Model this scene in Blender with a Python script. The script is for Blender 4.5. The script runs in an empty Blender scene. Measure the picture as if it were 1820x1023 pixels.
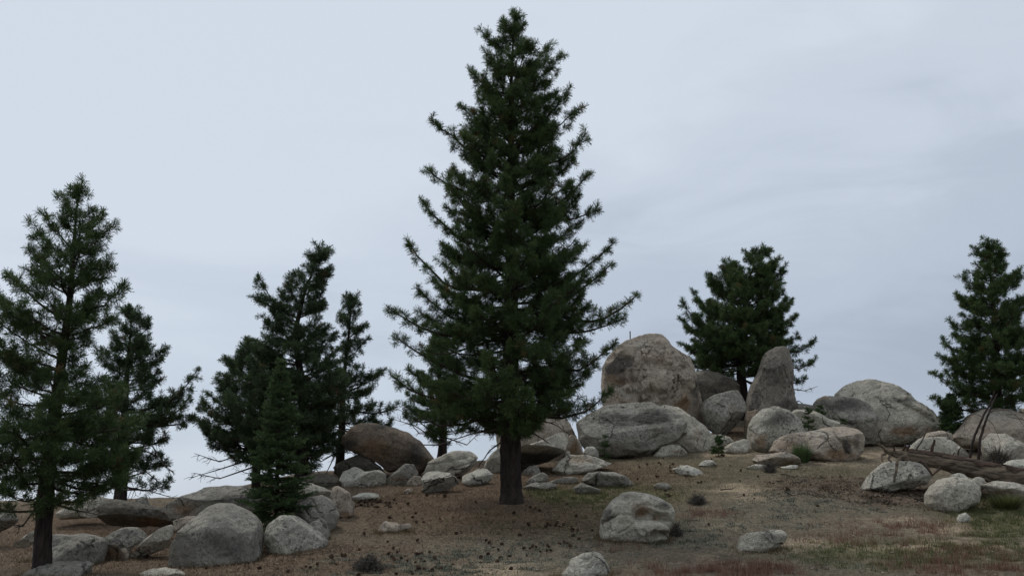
import bpy, math, random
import numpy as np
from math import radians, sin, cos, tan, pi, atan2, sqrt

# ------------------------------------------------------------------ camera, sky, sun, exposure
SC = bpy.context.scene
COL = SC.collection
W0, H0, FPX = 1820.0, 1023.0, 1748.0
CX, CY = W0 / 2, H0 / 2
PITCH = math.atan((880 - CY) / FPX)
CAMZ = 2.0
cam_d = bpy.data.cameras.new('camera')
cam_d.sensor_width = 36.0
cam_d.lens = FPX / W0 * 36.0
cam_d.clip_end = 3000
cam = bpy.data.objects.new('camera', cam_d)
cam.location = (0, 0, CAMZ)
cam.rotation_euler = (pi / 2 + PITCH, 0, 0)
COL.objects.link(cam)
SC.camera = cam

SUN_EL, SUN_AZ = radians(58), radians(-35)      # azimuth from +Y (view direction), negative = left
world = bpy.data.worlds.new('World')
SC.world = world
world.use_nodes = True
nt = world.node_tree
nt.nodes.clear()


def N(nt, kind, **kw):
    n = nt.nodes.new(kind)
    for k, v in kw.items():
        if k.startswith('i_'):
            n.inputs[k[2:].replace('_', ' ')].default_value = v
        else:
            setattr(n, k, v)
    return n


def ramp(nt, fac, stops, interp='LINEAR'):
    r = nt.nodes.new('ShaderNodeValToRGB')
    r.color_ramp.interpolation = interp
    el = r.color_ramp.elements
    while len(el) > 1:
        el.remove(el[-1])
    for i, (p, c) in enumerate(stops):
        e = el[0] if i == 0 else el.new(p)
        e.position = p
        if isinstance(c, (int, float)):
            c = (c, c, c)
        e.color = (c[0], c[1], c[2], 1)
    nt.links.new(fac, r.inputs[0])
    return r.outputs[0]


def mixc(nt, fac, a, b, blend='MIX'):
    m = nt.nodes.new('ShaderNodeMix')
    m.data_type = 'RGBA'
    m.blend_type = blend
    for sock, val in ((m.inputs[0], fac), (m.inputs[6], a), (m.inputs[7], b)):
        if hasattr(val, 'links'):
            nt.links.new(val, sock)
        elif isinstance(val, (int, float)):
            sock.default_value = val
        else:
            sock.default_value = (val[0], val[1], val[2], 1)
    return m.outputs[2]


def math_(nt, op, a, b=0.0, clamp=False):
    m = nt.nodes.new('ShaderNodeMath')
    m.operation = op
    m.use_clamp = clamp
    for i, v in enumerate((a, b)):
        if hasattr(v, 'links'):
            nt.links.new(v, m.inputs[i])
        else:
            m.inputs[i].default_value = v
    return m.outputs[0]


def noise(nt, vec, scale, detail=5.0, rough=0.55, dist=0.0):
    n = N(nt, 'ShaderNodeTexNoise', i_Scale=scale, i_Detail=detail, i_Roughness=rough, i_Distortion=dist)
    nt.links.new(vec, n.inputs['Vector'])
    return n.outputs['Fac']


sky = N(nt, 'ShaderNodeTexSky', sky_type='NISHITA', sun_disc=False,
        sun_elevation=SUN_EL, sun_rotation=SUN_AZ, altitude=2000)
bg_sky = N(nt, 'ShaderNodeBackground', i_Strength=0.10)
nt.links.new(sky.outputs[0], bg_sky.inputs['Color'])
tc = N(nt, 'ShaderNodeTexCoord')
# overcast layer: even grey blue with soft streaks, a darker bank low on the right
mp = N(nt, 'ShaderNodeMapping')
mp.inputs['Rotation'].default_value = (0, radians(-14), 0)
mp.inputs['Scale'].default_value = (1.0, 1.0, 3.2)
nt.links.new(tc.outputs['Generated'], mp.inputs['Vector'])
n1 = noise(nt, mp.outputs[0], 1.7, 4.0, 0.5, 0.4)
n2 = noise(nt, mp.outputs[0], 4.5, 5.0, 0.55, 0.6)
sep = N(nt, 'ShaderNodeSeparateXYZ')
nt.links.new(tc.outputs['Generated'], sep.inputs[0])
# cloud thickness: grows to the right and towards the horizon
th = math_(nt, 'MULTIPLY_ADD', sep.outputs[0], 0.58)
th.node.inputs[2].default_value = 0.55
lo = math_(nt, 'MULTIPLY', sep.outputs[2], -1.5)
th = math_(nt, 'ADD', th, lo)
a1 = math_(nt, 'MULTIPLY_ADD', n1, 0.6)
a1.node.inputs[2].default_value = -0.26
th = math_(nt, 'ADD', th, a1)
a2 = math_(nt, 'MULTIPLY_ADD', n2, 0.55)
a2.node.inputs[2].default_value = -0.275
th = math_(nt, 'ADD', th, a2)
cloud = ramp(nt, th, [(0.0, (0.675, 0.738, 0.825)), (0.25, (0.605, 0.67, 0.762)), (0.5, (0.505, 0.568, 0.665)), (0.8, (0.40, 0.455, 0.545)), (1.0, (0.32, 0.375, 0.47))], 'EASE')
bg_cl = N(nt, 'ShaderNodeBackground', i_Strength=1.0)
nt.links.new(cloud, bg_cl.inputs['Color'])
mixs = N(nt, 'ShaderNodeMixShader')
mixs.inputs[0].default_value = 0.93
nt.links.new(bg_sky.outputs[0], mixs.inputs[1])
nt.links.new(bg_cl.outputs[0], mixs.inputs[2])
wo = N(nt, 'ShaderNodeOutputWorld')
nt.links.new(mixs.outputs[0], wo.inputs[0])

sun_d = bpy.data.lights.new('sun', 'SUN')
sun_d.energy = 1.4
sun_d.angle = radians(12)
sun_d.color = (1.0, 0.96, 0.9)
sun = bpy.data.objects.new('sun', sun_d)
# light travels along local -Z; the sun stands behind the hill, high and a little left
sun.rotation_euler = (-(pi / 2 - SUN_EL), 0, -SUN_AZ)
sun.location = (-20, 40, 60)
COL.objects.link(sun)

vs = SC.view_settings
SC.display_settings.display_device = 'sRGB'
vs.view_transform = 'Standard'
vs.look = 'None'
vs.exposure = 0.0
vs.gamma = 1.0
vs.use_curve_mapping = False

rng = np.random.default_rng(7)
random.seed(7)

# ------------------------------------------------------------------ numeric helpers
cp, sp_ = cos(PITCH), sin(PITCH)


def pix(px, row, d):
    """world point on the ray of a photo pixel at world depth y = d"""
    u = (np.asarray(px, float) - CX) / FPX
    v = -(np.asarray(row, float) - CY) / FPX
    dy = cp - v * sp_
    dz = sp_ + v * cp
    t = d / dy
    return np.stack([u * t, np.ones_like(t) * d if np.ndim(t) else np.float64(d), CAMZ + dz * t], -1)


def proj(P):
    x, y, z = P[..., 0], P[..., 1], P[..., 2] - CAMZ
    f = y * cp + z * sp_
    u = -y * sp_ + z * cp
    f = np.maximum(f, 0.1)
    return CX + FPX * x / f, CY - FPX * u / f


def hash3(ix, iy, iz, seed):
    n = (ix.astype(np.int64) * 374761393 + iy.astype(np.int64) * 668265263 + iz.astype(np.int64) * 1274126177 + seed * 974634217) & 0xFFFFFFFF
    n = ((n ^ (n >> 13)) * 1274126177) & 0xFFFFFFFF
    n = ((n ^ (n >> 16)) * 2246822519) & 0xFFFFFFFF
    n = n ^ (n >> 15)
    return (n & 0xFFFFFF) / float(0xFFFFFF) * 2 - 1


def vnoise(P, seed=0):
    I = np.floor(P).astype(np.int64)
    Fr = P - I
    w = Fr * Fr * Fr * (Fr * (Fr * 6 - 15) + 10)
    r = 0
    for dx in (0, 1):
        for dy in (0, 1):
            for dz in (0, 1):
                k = (w[:, 0] if dx else 1 - w[:, 0]) * (w[:, 1] if dy else 1 - w[:, 1]) * (w[:, 2] if dz else 1 - w[:, 2])
                r = r + k * hash3(I[:, 0] + dx, I[:, 1] + dy, I[:, 2] + dz, seed)
    return r


def fbm(P, seed=0, oct=4, lac=2.03, gain=0.5):
    a, s, r = 1.0, 0.0, 0
    Q = np.array(P, float)
    for o in range(oct):
        r = r + a * vnoise(Q, seed + o * 17)
        s += a
        a *= gain
        Q = Q * lac + 13.7
    return r / s


def fbm2(x, y, seed=0, oct=4):
    return fbm(np.stack([x, y, np.zeros_like(x) + 0.37], -1), seed, oct)


def mk(name, V, F, mat=None, parent=None, smooth=True, loc=None):
    V = np.ascontiguousarray(V, np.float32)
    F = np.ascontiguousarray(F, np.int32)
    me = bpy.data.meshes.new(name)
    me.vertices.add(len(V))
    me.vertices.foreach_set('co', V.ravel())
    k = F.shape[1]
    me.loops.add(F.size)
    me.loops.foreach_set('vertex_index', F.ravel())
    me.polygons.add(len(F))
    me.polygons.foreach_set('loop_start', np.arange(0, F.size, k, dtype=np.int32))
    me.update(calc_edges=True)
    if smooth:
        me.polygons.foreach_set('use_smooth', np.ones(len(F), bool))
    if mat:
        me.materials.append(mat)
    o = bpy.data.objects.new(name, me)
    COL.objects.link(o)
    if parent:
        o.parent = parent
    if loc is not None:
        o.location = loc
    return o


def fattr(o, name, vals):
    a = o.data.attributes.new(name, 'FLOAT', 'POINT')
    a.data.foreach_set('value', np.ascontiguousarray(vals, np.float32))


def cattr(o, name, vals):
    a = o.data.attributes.new(name, 'FLOAT_COLOR', 'POINT')
    v = np.ones((len(vals), 4), np.float32)
    v[:, :3] = vals
    a.data.foreach_set('color', v.ravel())


def tag(o, label, cat=None, group=None, kind=None):
    if label:
        o['label'] = label
    if cat:
        o['category'] = cat
    if group:
        o['group'] = group
    if kind:
        o['kind'] = kind
    return o


def empty(name, loc, label, cat, group=None):
    o = bpy.data.objects.new(name, None)
    o.empty_display_size = 0.2
    COL.objects.link(o)
    o.location = tuple(loc)
    return tag(o, label, cat, group)


# ------------------------------------------------------------------ ground height
# columns of the photograph: (depth, row) knots read off what stands on the slope
COLS = {
    -200: [(24, 1030), (30, 985), (38, 930), (43, 905)],
    100: [(24, 1030), (28, 992), (38, 908), (43, 893)],
    300: [(24, 1028), (27, 1003), (33, 945), (38, 905), (43, 888)],
    600: [(23.5, 1030), (28, 958), (32, 902), (38, 857), (42, 838)],
    900: [(23.5, 1030), (28, 950), (32, 894), (38, 846), (43, 815)],
    1200: [(23, 1030), (28, 955), (33, 893), (40, 822), (45, 796)],
    1310: [(23, 1030), (28, 955), (33.5, 882), (40, 820), (42.5, 800), (45, 770), (49, 745)],
    1400: [(23, 1030), (28, 955), (34, 872), (40, 820), (45, 780), (48, 765)],
    1500: [(23, 1030), (28, 955), (34, 868), (40, 820), (46, 790)],
    1800: [(23, 1030), (28, 952), (34, 868), (40, 822), (46, 795)],
    2050: [(23, 1030), (28, 952), (34, 868), (40, 822), (46, 795)],
}
DG = np.arange(0, 140.01, 0.5)
UG, ZG = [], []
for px, kn in COLS.items():
    ds = [0, 12, 19]
    zs = [0.0, 0.0, 0.0]
    for d, r in kn:
        ds.append(d)
        zs.append(float(pix(px, r, d)[2]))
    d, z = ds[-1], zs[-1]
    ds += [d + 3, d + 8, d + 20, d + 60, 140]
    zs += [z + 0.12, z - 0.35, z - 2.2, z - 6.5, z - 7]
    zz = np.interp(DG, ds, zs)
    ker = np.exp(-np.linspace(-2, 2, 9) ** 2)
    ker /= ker.sum()
    zz = np.convolve(np.pad(zz, 4, mode='edge'), ker, 'valid')
    UG.append((px - CX) / FPX)
    ZG.append(zz)
UG, ZG = np.array(UG), np.array(ZG)


def gbase(x, y):
    x, y = np.asarray(x, float), np.asarray(y, float)
    yy = np.clip(y, 0.0, 139.9)
    u = np.clip(x / np.maximum(yy, 8.0), UG[0] + 1e-6, UG[-1] - 1e-6)
    i = np.clip(np.searchsorted(UG, u) - 1, 0, len(UG) - 2)
    w = (u - UG[i]) / (UG[i + 1] - UG[i])
    w = w * w * (3 - 2 * w)
    k = yy / 0.5
    j = np.clip(k.astype(int), 0, len(DG) - 2)
    f = k - j
    return (1 - w) * ((1 - f) * ZG[i, j] + f * ZG[i, j + 1]) + w * ((1 - f) * ZG[i + 1, j] + f * ZG[i + 1, j + 1])


def ground_z(x, y):
    x = np.atleast_1d(np.asarray(x, float))
    y = np.atleast_1d(np.asarray(y, float))
    z = gbase(x, y)
    z = z + 0.10 * fbm2(x * 0.45, y * 0.45, 3, 3) + 0.035 * fbm2(x * 2.1, y * 2.1, 5, 3)
    return z


def gz(x, y):
    return float(ground_z(x, y)[0])


_dd = np.arange(18, 60, 0.05)


def hit(px, row):
    P = pix(np.full_like(_dd, px), np.full_like(_dd, row), _dd)
    below = P[:, 2] <= ground_z(P[:, 0], P[:, 1])
    k = np.argmax(below) if below.any() else np.argmin(P[:, 2] - ground_z(P[:, 0], P[:, 1]))
    return P[k]


# ------------------------------------------------------------------ materials
def newmat(name):
    m = bpy.data.materials.new(name)
    m.use_nodes = True
    t = m.node_tree
    b = t.nodes['Principled BSDF']
    b.inputs['Roughness'].default_value = 0.9
    b.inputs['Specular IOR Level'].default_value = 0.2
    return m, t, b


def bump(t, b, h, strength, dist=0.02):
    n = N(t, 'ShaderNodeBump', i_Strength=strength, i_Distance=dist)
    t.links.new(h, n.inputs['Height'])
    t.links.new(n.outputs[0], b.inputs['Normal'])


def granite(name, c0, c1, speck=0.5, lichen=(0.045, 0.045, 0.042), speckscale=9.0, cracks=True):
    m, t, b = newmat(name)
    tcn = N(t, 'ShaderNodeTexCoord')
    oi = N(t, 'ShaderNodeObjectInfo')
    off = N(t, 'ShaderNodeVectorMath', operation='ADD')
    mul = math_(t, 'MULTIPLY', oi.outputs['Random'], 37.0)
    t.links.new(tcn.outputs['Object'], off.inputs[0])
    t.links.new(mul, off.inputs[1])
    v = off.outputs[0]
    big = noise(t, v, 0.8, 4, 0.6, 0.5)
    med = noise(t, v, 4.0, 6, 0.65, 0.2)
    fine = noise(t, v, 38.0, 3, 0.7)
    base = mixc(t, ramp(t, big, [(0.35, 0.0), (0.65, 1.0)]), c0, c1)
    base = mixc(t, ramp(t, med, [(0.3, 0.0), (0.72, 1.0)]), base, tuple(min(1, k * 1.35) for k in c1))
    # dark stains given per vertex, and rust, and pale scars
    st = N(t, 'ShaderNodeVertexColor', layer_name='Stain')
    ss = N(t, 'ShaderNodeSeparateColor')
    t.links.new(st.outputs['Color'], ss.inputs[0])
    med2 = noise(t, v, 2.6, 7, 0.7, 0.4)
    def brk(sock, lo=0.25, hi=0.8):
        x = math_(t, 'MULTIPLY', sock, math_(t, 'MULTIPLY_ADD', med2, 1.5))
        return ramp(t, x, [(lo, 0.0), (hi, 1.0)])
    base = mixc(t, math_(t, 'MULTIPLY', brk(ss.outputs[1]), 0.8), base, (0.27, 0.165, 0.085))
    base = mixc(t, math_(t, 'MULTIPLY', brk(ss.outputs[2]), 0.8), base, (0.45, 0.42, 0.35))
    base = mixc(t, math_(t, 'MULTIPLY', brk(ss.outputs[0], 0.12, 0.6), 0.85), base, (0.062, 0.056, 0.05))
    # lichen speckle, patchy
    vor = N(t, 'ShaderNodeTexNoise', i_Scale=speckscale, i_Detail=8.0, i_Roughness=0.72, i_Distortion=0.3)
    t.links.new(v, vor.inputs['Vector'])
    patch = noise(t, v, 1.1, 3, 0.5)
    sv = math_(t, 'ADD', vor.outputs['Fac'], math_(t, 'MULTIPLY_ADD', patch, 0.35))
    sv.node.inputs[1].links[0].from_node.inputs[2].default_value = -0.19 + 0.08 * (speck - 0.5)
    spk = ramp(t, sv, [(0.56, 0.0), (0.64, 1.0)])
    base = mixc(t, math_(t, 'MULTIPLY', spk, 0.35 + 0.5 * speck), base, lichen)
    # grey-green crust lichen
    cr = noise(t, v, 6.5, 6, 0.7, 0.5)
    base = mixc(t, math_(t, 'MULTIPLY', ramp(t, cr, [(0.55, 0.0), (0.68, 1.0)]), 0.35), base, (0.30, 0.31, 0.24))
    grain = ramp(t, fine, [(0.2, 0.72), (0.8, 1.22)])
    base = mixc(t, 1.0, base, grain, 'MULTIPLY')
    salt = noise(t, v, 15.0, 5, 0.75)
    base = mixc(t, 1.0, base, ramp(t, salt, [(0.30, 0.42), (0.46, 0.95), (0.56, 1.05), (0.72, 1.65)]), 'MULTIPLY')
    # dirt-filled joints
    wv = N(t, 'ShaderNodeTexNoise', i_Scale=1.6, i_Detail=5.0, i_Roughness=0.6)
    t.links.new(v, wv.inputs['Vector'])
    wadd = N(t, 'ShaderNodeVectorMath', operation='MULTIPLY_ADD')
    t.links.new(wv.outputs['Color'], wadd.inputs[0])
    wadd.inputs[1].default_value = (0.7, 0.7, 0.7)
    t.links.new(v, wadd.inputs[2])
    vr = N(t, 'ShaderNodeTexVoronoi', feature='DISTANCE_TO_EDGE', i_Scale=0.75)
    t.links.new(wadd.outputs[0], vr.inputs['Vector'])
    ck = ramp(t, vr.outputs['Distance'], [(0.0, 1.0), (0.011, 0.8), (0.028, 0.0)])
    ck = math_(t, 'MULTIPLY', ck, ramp(t, noise(t, v, 0.9, 3, 0.5), [(0.53 if cracks else 0.9, 0.0), (0.62 if cracks else 0.95, 1.0)]))
    base = mixc(t, math_(t, 'MULTIPLY', ck, 0.85), base, (0.04, 0.034, 0.028))
    t.links.new(base, b.inputs['Base Color'])
    b.inputs['Roughness'].default_value = 0.92
    hh = math_(t, 'ADD', math_(t, 'MULTIPLY', med, 1.0), math_(t, 'MULTIPLY', fine, 0.35))
    hh = math_(t, 'ADD', hh, math_(t, 'MULTIPLY', vor.outputs['Fac'], 0.9))
    hh = math_(t, 'ADD', hh, math_(t, 'MULTIPLY', salt, 0.5))
    hh = math_(t, 'SUBTRACT', hh, math_(t, 'MULTIPLY', ck, 0.9))
    bump(t, b, hh, 1.0, 0.08)
    return m


GR = {
    'pale': granite('pale_granite', (0.33, 0.298, 0.24), (0.44, 0.405, 0.33), 0.6),
    'white': granite('white_granite', (0.40, 0.38, 0.315), (0.50, 0.475, 0.40), 0.45),
    'grey': granite('grey_granite', (0.195, 0.182, 0.152), (0.29, 0.27, 0.228), 0.75),
    'tan': granite('tan_granite', (0.285, 0.232, 0.18), (0.38, 0.32, 0.253), 0.65),
    'brown': granite('brown_granite', (0.14, 0.104, 0.074), (0.20, 0.155, 0.115), 0.7, cracks=False),
    'pillar': granite('pillar_granite', (0.19, 0.165, 0.132), (0.265, 0.232, 0.188), 0.95),
    'face': granite('bare_granite', (0.33, 0.298, 0.24), (0.44, 0.405, 0.33), 0.6, cracks=False),
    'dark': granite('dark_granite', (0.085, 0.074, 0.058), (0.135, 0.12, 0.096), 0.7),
    'speck': granite('speckled_granite', (0.28, 0.262, 0.215), (0.41, 0.385, 0.32), 1.0, speckscale=10.0),
}


def bark_mat(name, c0, c1, sc=9.0, axis=(1, 1, 0.22)):
    m, t, b = newmat(name)
    tcn = N(t, 'ShaderNodeTexCoord')
    mp = N(t, 'ShaderNodeMapping')
    mp.inputs['Scale'].default_value = axis
    t.links.new(tcn.outputs['Object'], mp.inputs[0])
    a = noise(t, mp.outputs[0], sc, 6, 0.65, 0.5)
    f = noise(t, mp.outputs[0], sc * 5, 4, 0.7)
    c = mixc(t, ramp(t, a, [(0.35, 0), (0.62, 1)]), c0, c1)
    c = mixc(t, 1.0, c, ramp(t, f, [(0.2, 0.6), (0.8, 1.3)]), 'MULTIPLY')
    t.links.new(c, b.inputs['Base Color'])
    bump(t, b, math_(t, 'ADD', a, math_(t, 'MULTIPLY', f, 0.4)), 1.0, 0.05)
    return m


BARK = bark_mat('pine_bark', (0.014, 0.011, 0.0095), (0.048, 0.036, 0.029))
TWIG = bark_mat('twig_bark', (0.035, 0.027, 0.022), (0.07, 0.055, 0.043), 14)
DEADW = bark_mat('dead_wood', (0.07, 0.055, 0.042), (0.15, 0.12, 0.095), 14)
LOGW = bark_mat('weathered_log_wood', (0.055, 0.043, 0.032), (0.23, 0.18, 0.128), 7, (0.18, 1, 1))
LOGB = bark_mat('log_bark', (0.035, 0.024, 0.018), (0.10, 0.066, 0.048), 10, (0.3, 1, 1))


def leaf_mat(name, stops, trans=0.22, rough=0.6):
    m, t, b = newmat(name)
    at = N(t, 'ShaderNodeAttribute', attribute_name='tint')
    c = ramp(t, at.outputs['Fac'], stops)
    t.links.new(c, b.inputs['Base Color'])
    b.inputs['Roughness'].default_value = rough
    b.inputs['Specular IOR Level'].default_value = 0.25
    tr = N(t, 'ShaderNodeBsdfTranslucent')
    t.links.new(c, tr.inputs['Color'])
    mx = N(t, 'ShaderNodeMixShader')
    mx.inputs[0].default_value = trans
    out = t.nodes['Material Output']
    t.links.new(b.outputs[0], mx.inputs[1])
    t.links.new(tr.outputs[0], mx.inputs[2])
    t.links.new(mx.outputs[0], out.inputs[0])
    return m


NEEDLE = leaf_mat('pine_needles', [(0.0, (0.042, 0.068, 0.026)), (0.5, (0.068, 0.108, 0.036)), (0.9, (0.115, 0.155, 0.052)), (1.0, (0.17, 0.115, 0.05))], 0.3)
NEEDLE_B = leaf_mat('blue_green_needles', [(0.0, (0.042, 0.066, 0.032)), (0.6, (0.066, 0.102, 0.044)), (0.93, (0.10, 0.14, 0.06)), (1.0, (0.16, 0.11, 0.055))], 0.3)
FIRN = leaf_mat('fir_needles', [(0.0, (0.042, 0.07, 0.028)), (0.5, (0.066, 0.108, 0.04)), (1.0, (0.12, 0.165, 0.06))], 0.35)
GRASS_G = leaf_mat('green_grass_blades', [(0.0, (0.05, 0.06, 0.02)), (0.5, (0.08, 0.10, 0.03)), (1.0, (0.17, 0.15, 0.07))], 0.3)
GRASS_R = leaf_mat('rust_grass_blades', [(0.0, (0.11, 0.05, 0.036)), (0.5, (0.175, 0.088, 0.062)), (1.0, (0.27, 0.18, 0.125))], 0.3)
GRASS_T = leaf_mat('tan_grass_blades', [(0.0, (0.10, 0.07, 0.04)), (0.5, (0.17, 0.13, 0.075)), (1.0, (0.30, 0.25, 0.16))], 0.3)
LITTER = leaf_mat('fallen_needles', [(0.0, (0.04, 0.026, 0.018)), (0.5, (0.112, 0.073, 0.046)), (1.0, (0.25, 0.18, 0.115))], 0.1)
SAGE = leaf_mat('sage_leaves', [(0.0, (0.065, 0.07, 0.05)), (0.5, (0.12, 0.13, 0.098)), (1.0, (0.20, 0.205, 0.16))], 0.15)
SHRUB = leaf_mat('grey_shrub_twigs', [(0.0, (0.05, 0.045, 0.04)), (0.6, (0.10, 0.095, 0.08)), (1.0, (0.15, 0.145, 0.12))], 0.05)


def cone_mat():
    m, t, b = newmat('cone_brown')
    tcn = N(t, 'ShaderNodeTexCoord')
    a = noise(t, tcn.outputs['Object'], 40, 3)
    c = ramp(t, a, [(0.3, (0.05, 0.032, 0.022)), (0.7, (0.15, 0.095, 0.062))])
    t.links.new(c, b.inputs['Base Color'])
    return m


CONE = cone_mat()


def ground_mat():
    m, t, b = newmat('hillside_soil')
    vc = N(t, 'ShaderNodeVertexColor', layer_name='Col')
    tcn = N(t, 'ShaderNodeTexCoord')
    v = tcn.outputs['Object']
    a = noise(t, v, 1.3, 6, 0.65, 0.4)
    f = noise(t, v, 11, 6, 0.7, 0.2)
    g = noise(t, v, 55, 3, 0.7)
    c = mixc(t, 1.0, vc.outputs['Color'], ramp(t, a, [(0.25, (0.74, 0.73, 0.72)), (0.75, (1.28, 1.24, 1.18))]), 'MULTIPLY')
    c = mixc(t, 1.0, c, ramp(t, f, [(0.3, 0.42), (0.5, 1.0), (0.72, 1.75)]), 'MULTIPLY')
    c = mixc(t, 1.0, c, ramp(t, g, [(0.25, 0.6), (0.75, 1.4)]), 'MULTIPLY')
    # gravel flecks
    c = mixc(t, math_(t, 'MULTIPLY', ramp(t, noise(t, v, 17, 3, 0.6), [(0.66, 0), (0.72, 1)]), 0.5), c, (0.26, 0.22, 0.17))
    t.links.new(c, b.inputs['Base Color'])
    b.inputs['Roughness'].default_value = 1.0
    b.inputs['Specular IOR Level'].default_value = 0.05
    bump(t, b, math_(t, 'ADD', f, math_(t, 'MULTIPLY', g, 0.6)), 1.0, 0.06)
    return m


# ------------------------------------------------------------------ ground sheet
def ell(px, row, cx, cy, rx, ry):
    return np.exp(-(((px - cx) / rx) ** 2 + ((row - cy) / ry) ** 2) ** 1.5)


ELL = {}


def masks(x, y, z):
    px, row = proj(np.stack([x, y, z], -1))
    n = fbm2(x * 0.8, y * 0.8, 11, 4)
    n2 = fbm2(x * 2.3, y * 2.3, 12, 4)
    n3 = fbm2(x * 0.5 + 9, y * 1.1, 13, 4)
    inv = (y > 18) & (y < 55)
    mm = {}
    def S(lst):
        r = np.zeros_like(x)
        for e in lst:
            r = np.maximum(r, ell(px, row, *e))
        return r * inv
    k = np.clip(1 + 1.1 * n + 0.8 * n2, 0, 2)
    mm['litter'] = S(ELL.setdefault('litter', [(850, 895, 330, 62), (480, 1000, 320, 40), (150, 960, 250, 70), (1010, 845, 220, 30), (1290, 772, 40, 12)])) * np.clip(1 + 0.5 * n, 0, 1.4)
    mm['green'] = S(ELL.setdefault('green', [(1090, 884, 120, 22), (1640, 985, 260, 26), (1790, 925, 110, 35), (1000, 880, 70, 14), (1760, 900, 70, 22)])) * k
    mm['olive'] = S(ELL.setdefault('olive', [(1180, 845, 220, 40), (1000, 930, 240, 26), (1480, 845, 150, 18)])) * k
    mm['red'] = S(ELL.setdefault('red', [(1555, 943, 150, 26), (1260, 1012, 190, 20), (1740, 1003, 170, 26), (1110, 975, 60, 10), (1250, 915, 70, 9)])) * np.clip(0.55 + 1.5 * n3 + 1.2 * n2 + 0.6 * n, 0, 1.3)
    mm['sage'] = S(ELL.setdefault('sage', [(970, 985, 190, 34), (790, 1000, 130, 26), (1480, 998, 130, 18), (1340, 925, 160, 34), (640, 1005, 120, 26), (1220, 955, 110, 20), (1480, 900, 120, 22), (1400, 880, 60, 14)])) * np.clip(0.55 + 1.6 * n2 + 0.8 * n, 0, 1.6)
    mm['tan'] = S(ELL.setdefault('tan', [(930, 1012, 120, 14), (1290, 995, 110, 12), (1290, 937, 60, 8), (1560, 925, 200, 9), (1600, 965, 260, 13), (1280, 806, 60, 7), (1440, 822, 100, 8), (1560, 805, 50, 20), (1700, 945, 150, 10), (1330, 870, 80, 18), (1380, 985, 90, 14)])) * np.clip(0.5 + 2.2 * n3 + 0.9 * n2, 0, 1.7)
    mm['debris'] = S(ELL.setdefault('debris', [(1620, 880, 110, 24), (1770, 882, 60, 20), (1450, 862, 90, 20)])) * np.clip(1 + n2, 0, 1.6)
    return mm, n, n2, px, row


def build_ground():
    def axis(lo, a, b, hi, st):
        fine = np.arange(a, b, st)
        k = 36
        left = a - np.geomspace(st, a - lo, k)[::-1]
        right = fine[-1] + np.geomspace(st, hi - fine[-1], k)
        return np.concatenate([left, fine, right])
    xs = axis(-900, -19, 21, 900, 0.15)
    ys = axis(-300, 21.5, 49, 1500, 0.13)
    X, Y = np.meshgrid(xs, ys)
    x, y = X.ravel(), Y.ravel()
    z = ground_z(x, y)
    near = (y > 20) & (y < 52) & (np.abs(x) < 24)
    z = z + near * (0.045 * fbm2(x * 3.2, y * 3.2, 21, 4) * (1 + fbm2(x * 0.6, y * 0.6, 22, 2)))
    nx, ny = len(xs), len(ys)
    idx = np.arange(nx * ny).reshape(ny, nx)
    F = np.stack([idx[:-1, :-1], idx[:-1, 1:], idx[1:, 1:], idx[1:, :-1]], -1).reshape(-1, 4)
    o = mk('ground', np.stack([x, y, z], -1), F, ground_mat())
    mm, n, n2, px, row = masks(x, y, z)
    c = np.zeros((len(x), 3)) + np.array([0.145, 0.120, 0.090])
    c = c * (1 + 0.25 * n2[:, None])
    def lay(c, w, col, a=0.9):
        w = np.clip(w, 0, 1)[:, None] * a
        return c * (1 - w) + np.array(col) * w
    c = lay(c, np.clip(0.5 + 1.5 * n, 0, 1), (0.125, 0.115, 0.085), 0.6)
    c = lay(c, mm['olive'], (0.115, 0.102, 0.066), 0.7)
    c = lay(c, mm['litter'], (0.122, 0.084, 0.057), 0.88)
    c = lay(c, mm['green'], (0.10, 0.10, 0.05), 0.85)
    c = lay(c, mm['red'], (0.135, 0.10, 0.08), 0.6)
    c = lay(c, mm['sage'], (0.135, 0.128, 0.098), 0.7)
    c = lay(c, mm['tan'], (0.30, 0.245, 0.175), 0.9)
    c = lay(c, mm['debris'], (0.105, 0.08, 0.063), 0.75)
    c = c * 1.18
    cattr(o, 'Col', c)
    tag(o, None, kind='structure')
    return o


build_ground()

# ------------------------------------------------------------------ boulders
_sph = {}


def cube_sphere(n):
    if n in _sph:
        return _sph[n]
    g = np.tan(np.linspace(-pi / 4, pi / 4, n + 1))
    A, B = np.meshgrid(g, g)
    A, B = A.ravel(), B.ravel()
    o = np.ones_like(A)
    Vs, Fs = [], []
    idx = np.arange((n + 1) ** 2).reshape(n + 1, n + 1)
    q = np.stack([idx[:-1, :-1], idx[:-1, 1:], idx[1:, 1:], idx[1:, :-1]], -1).reshape(-1, 4)
    for k, (a, b, c) in enumerate([(A, B, o), (B, A, -o), (o, A, B), (-o, B, A), (B, o, A), (A, -o, B)]):
        Vs.append(np.stack([a, b, c], -1))
        Fs.append(q + k * (n + 1) ** 2)
    V = np.concatenate(Vs)
    F = np.concatenate(Fs)
    V /= np.linalg.norm(V, axis=1)[:, None]
    key = np.round(V * 1e5).astype(np.int64)
    _, first, inv = np.unique(key, axis=0, return_index=True, return_inverse=True)
    _sph[n] = (V[first], inv.ravel()[F])
    return _sph[n]


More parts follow.
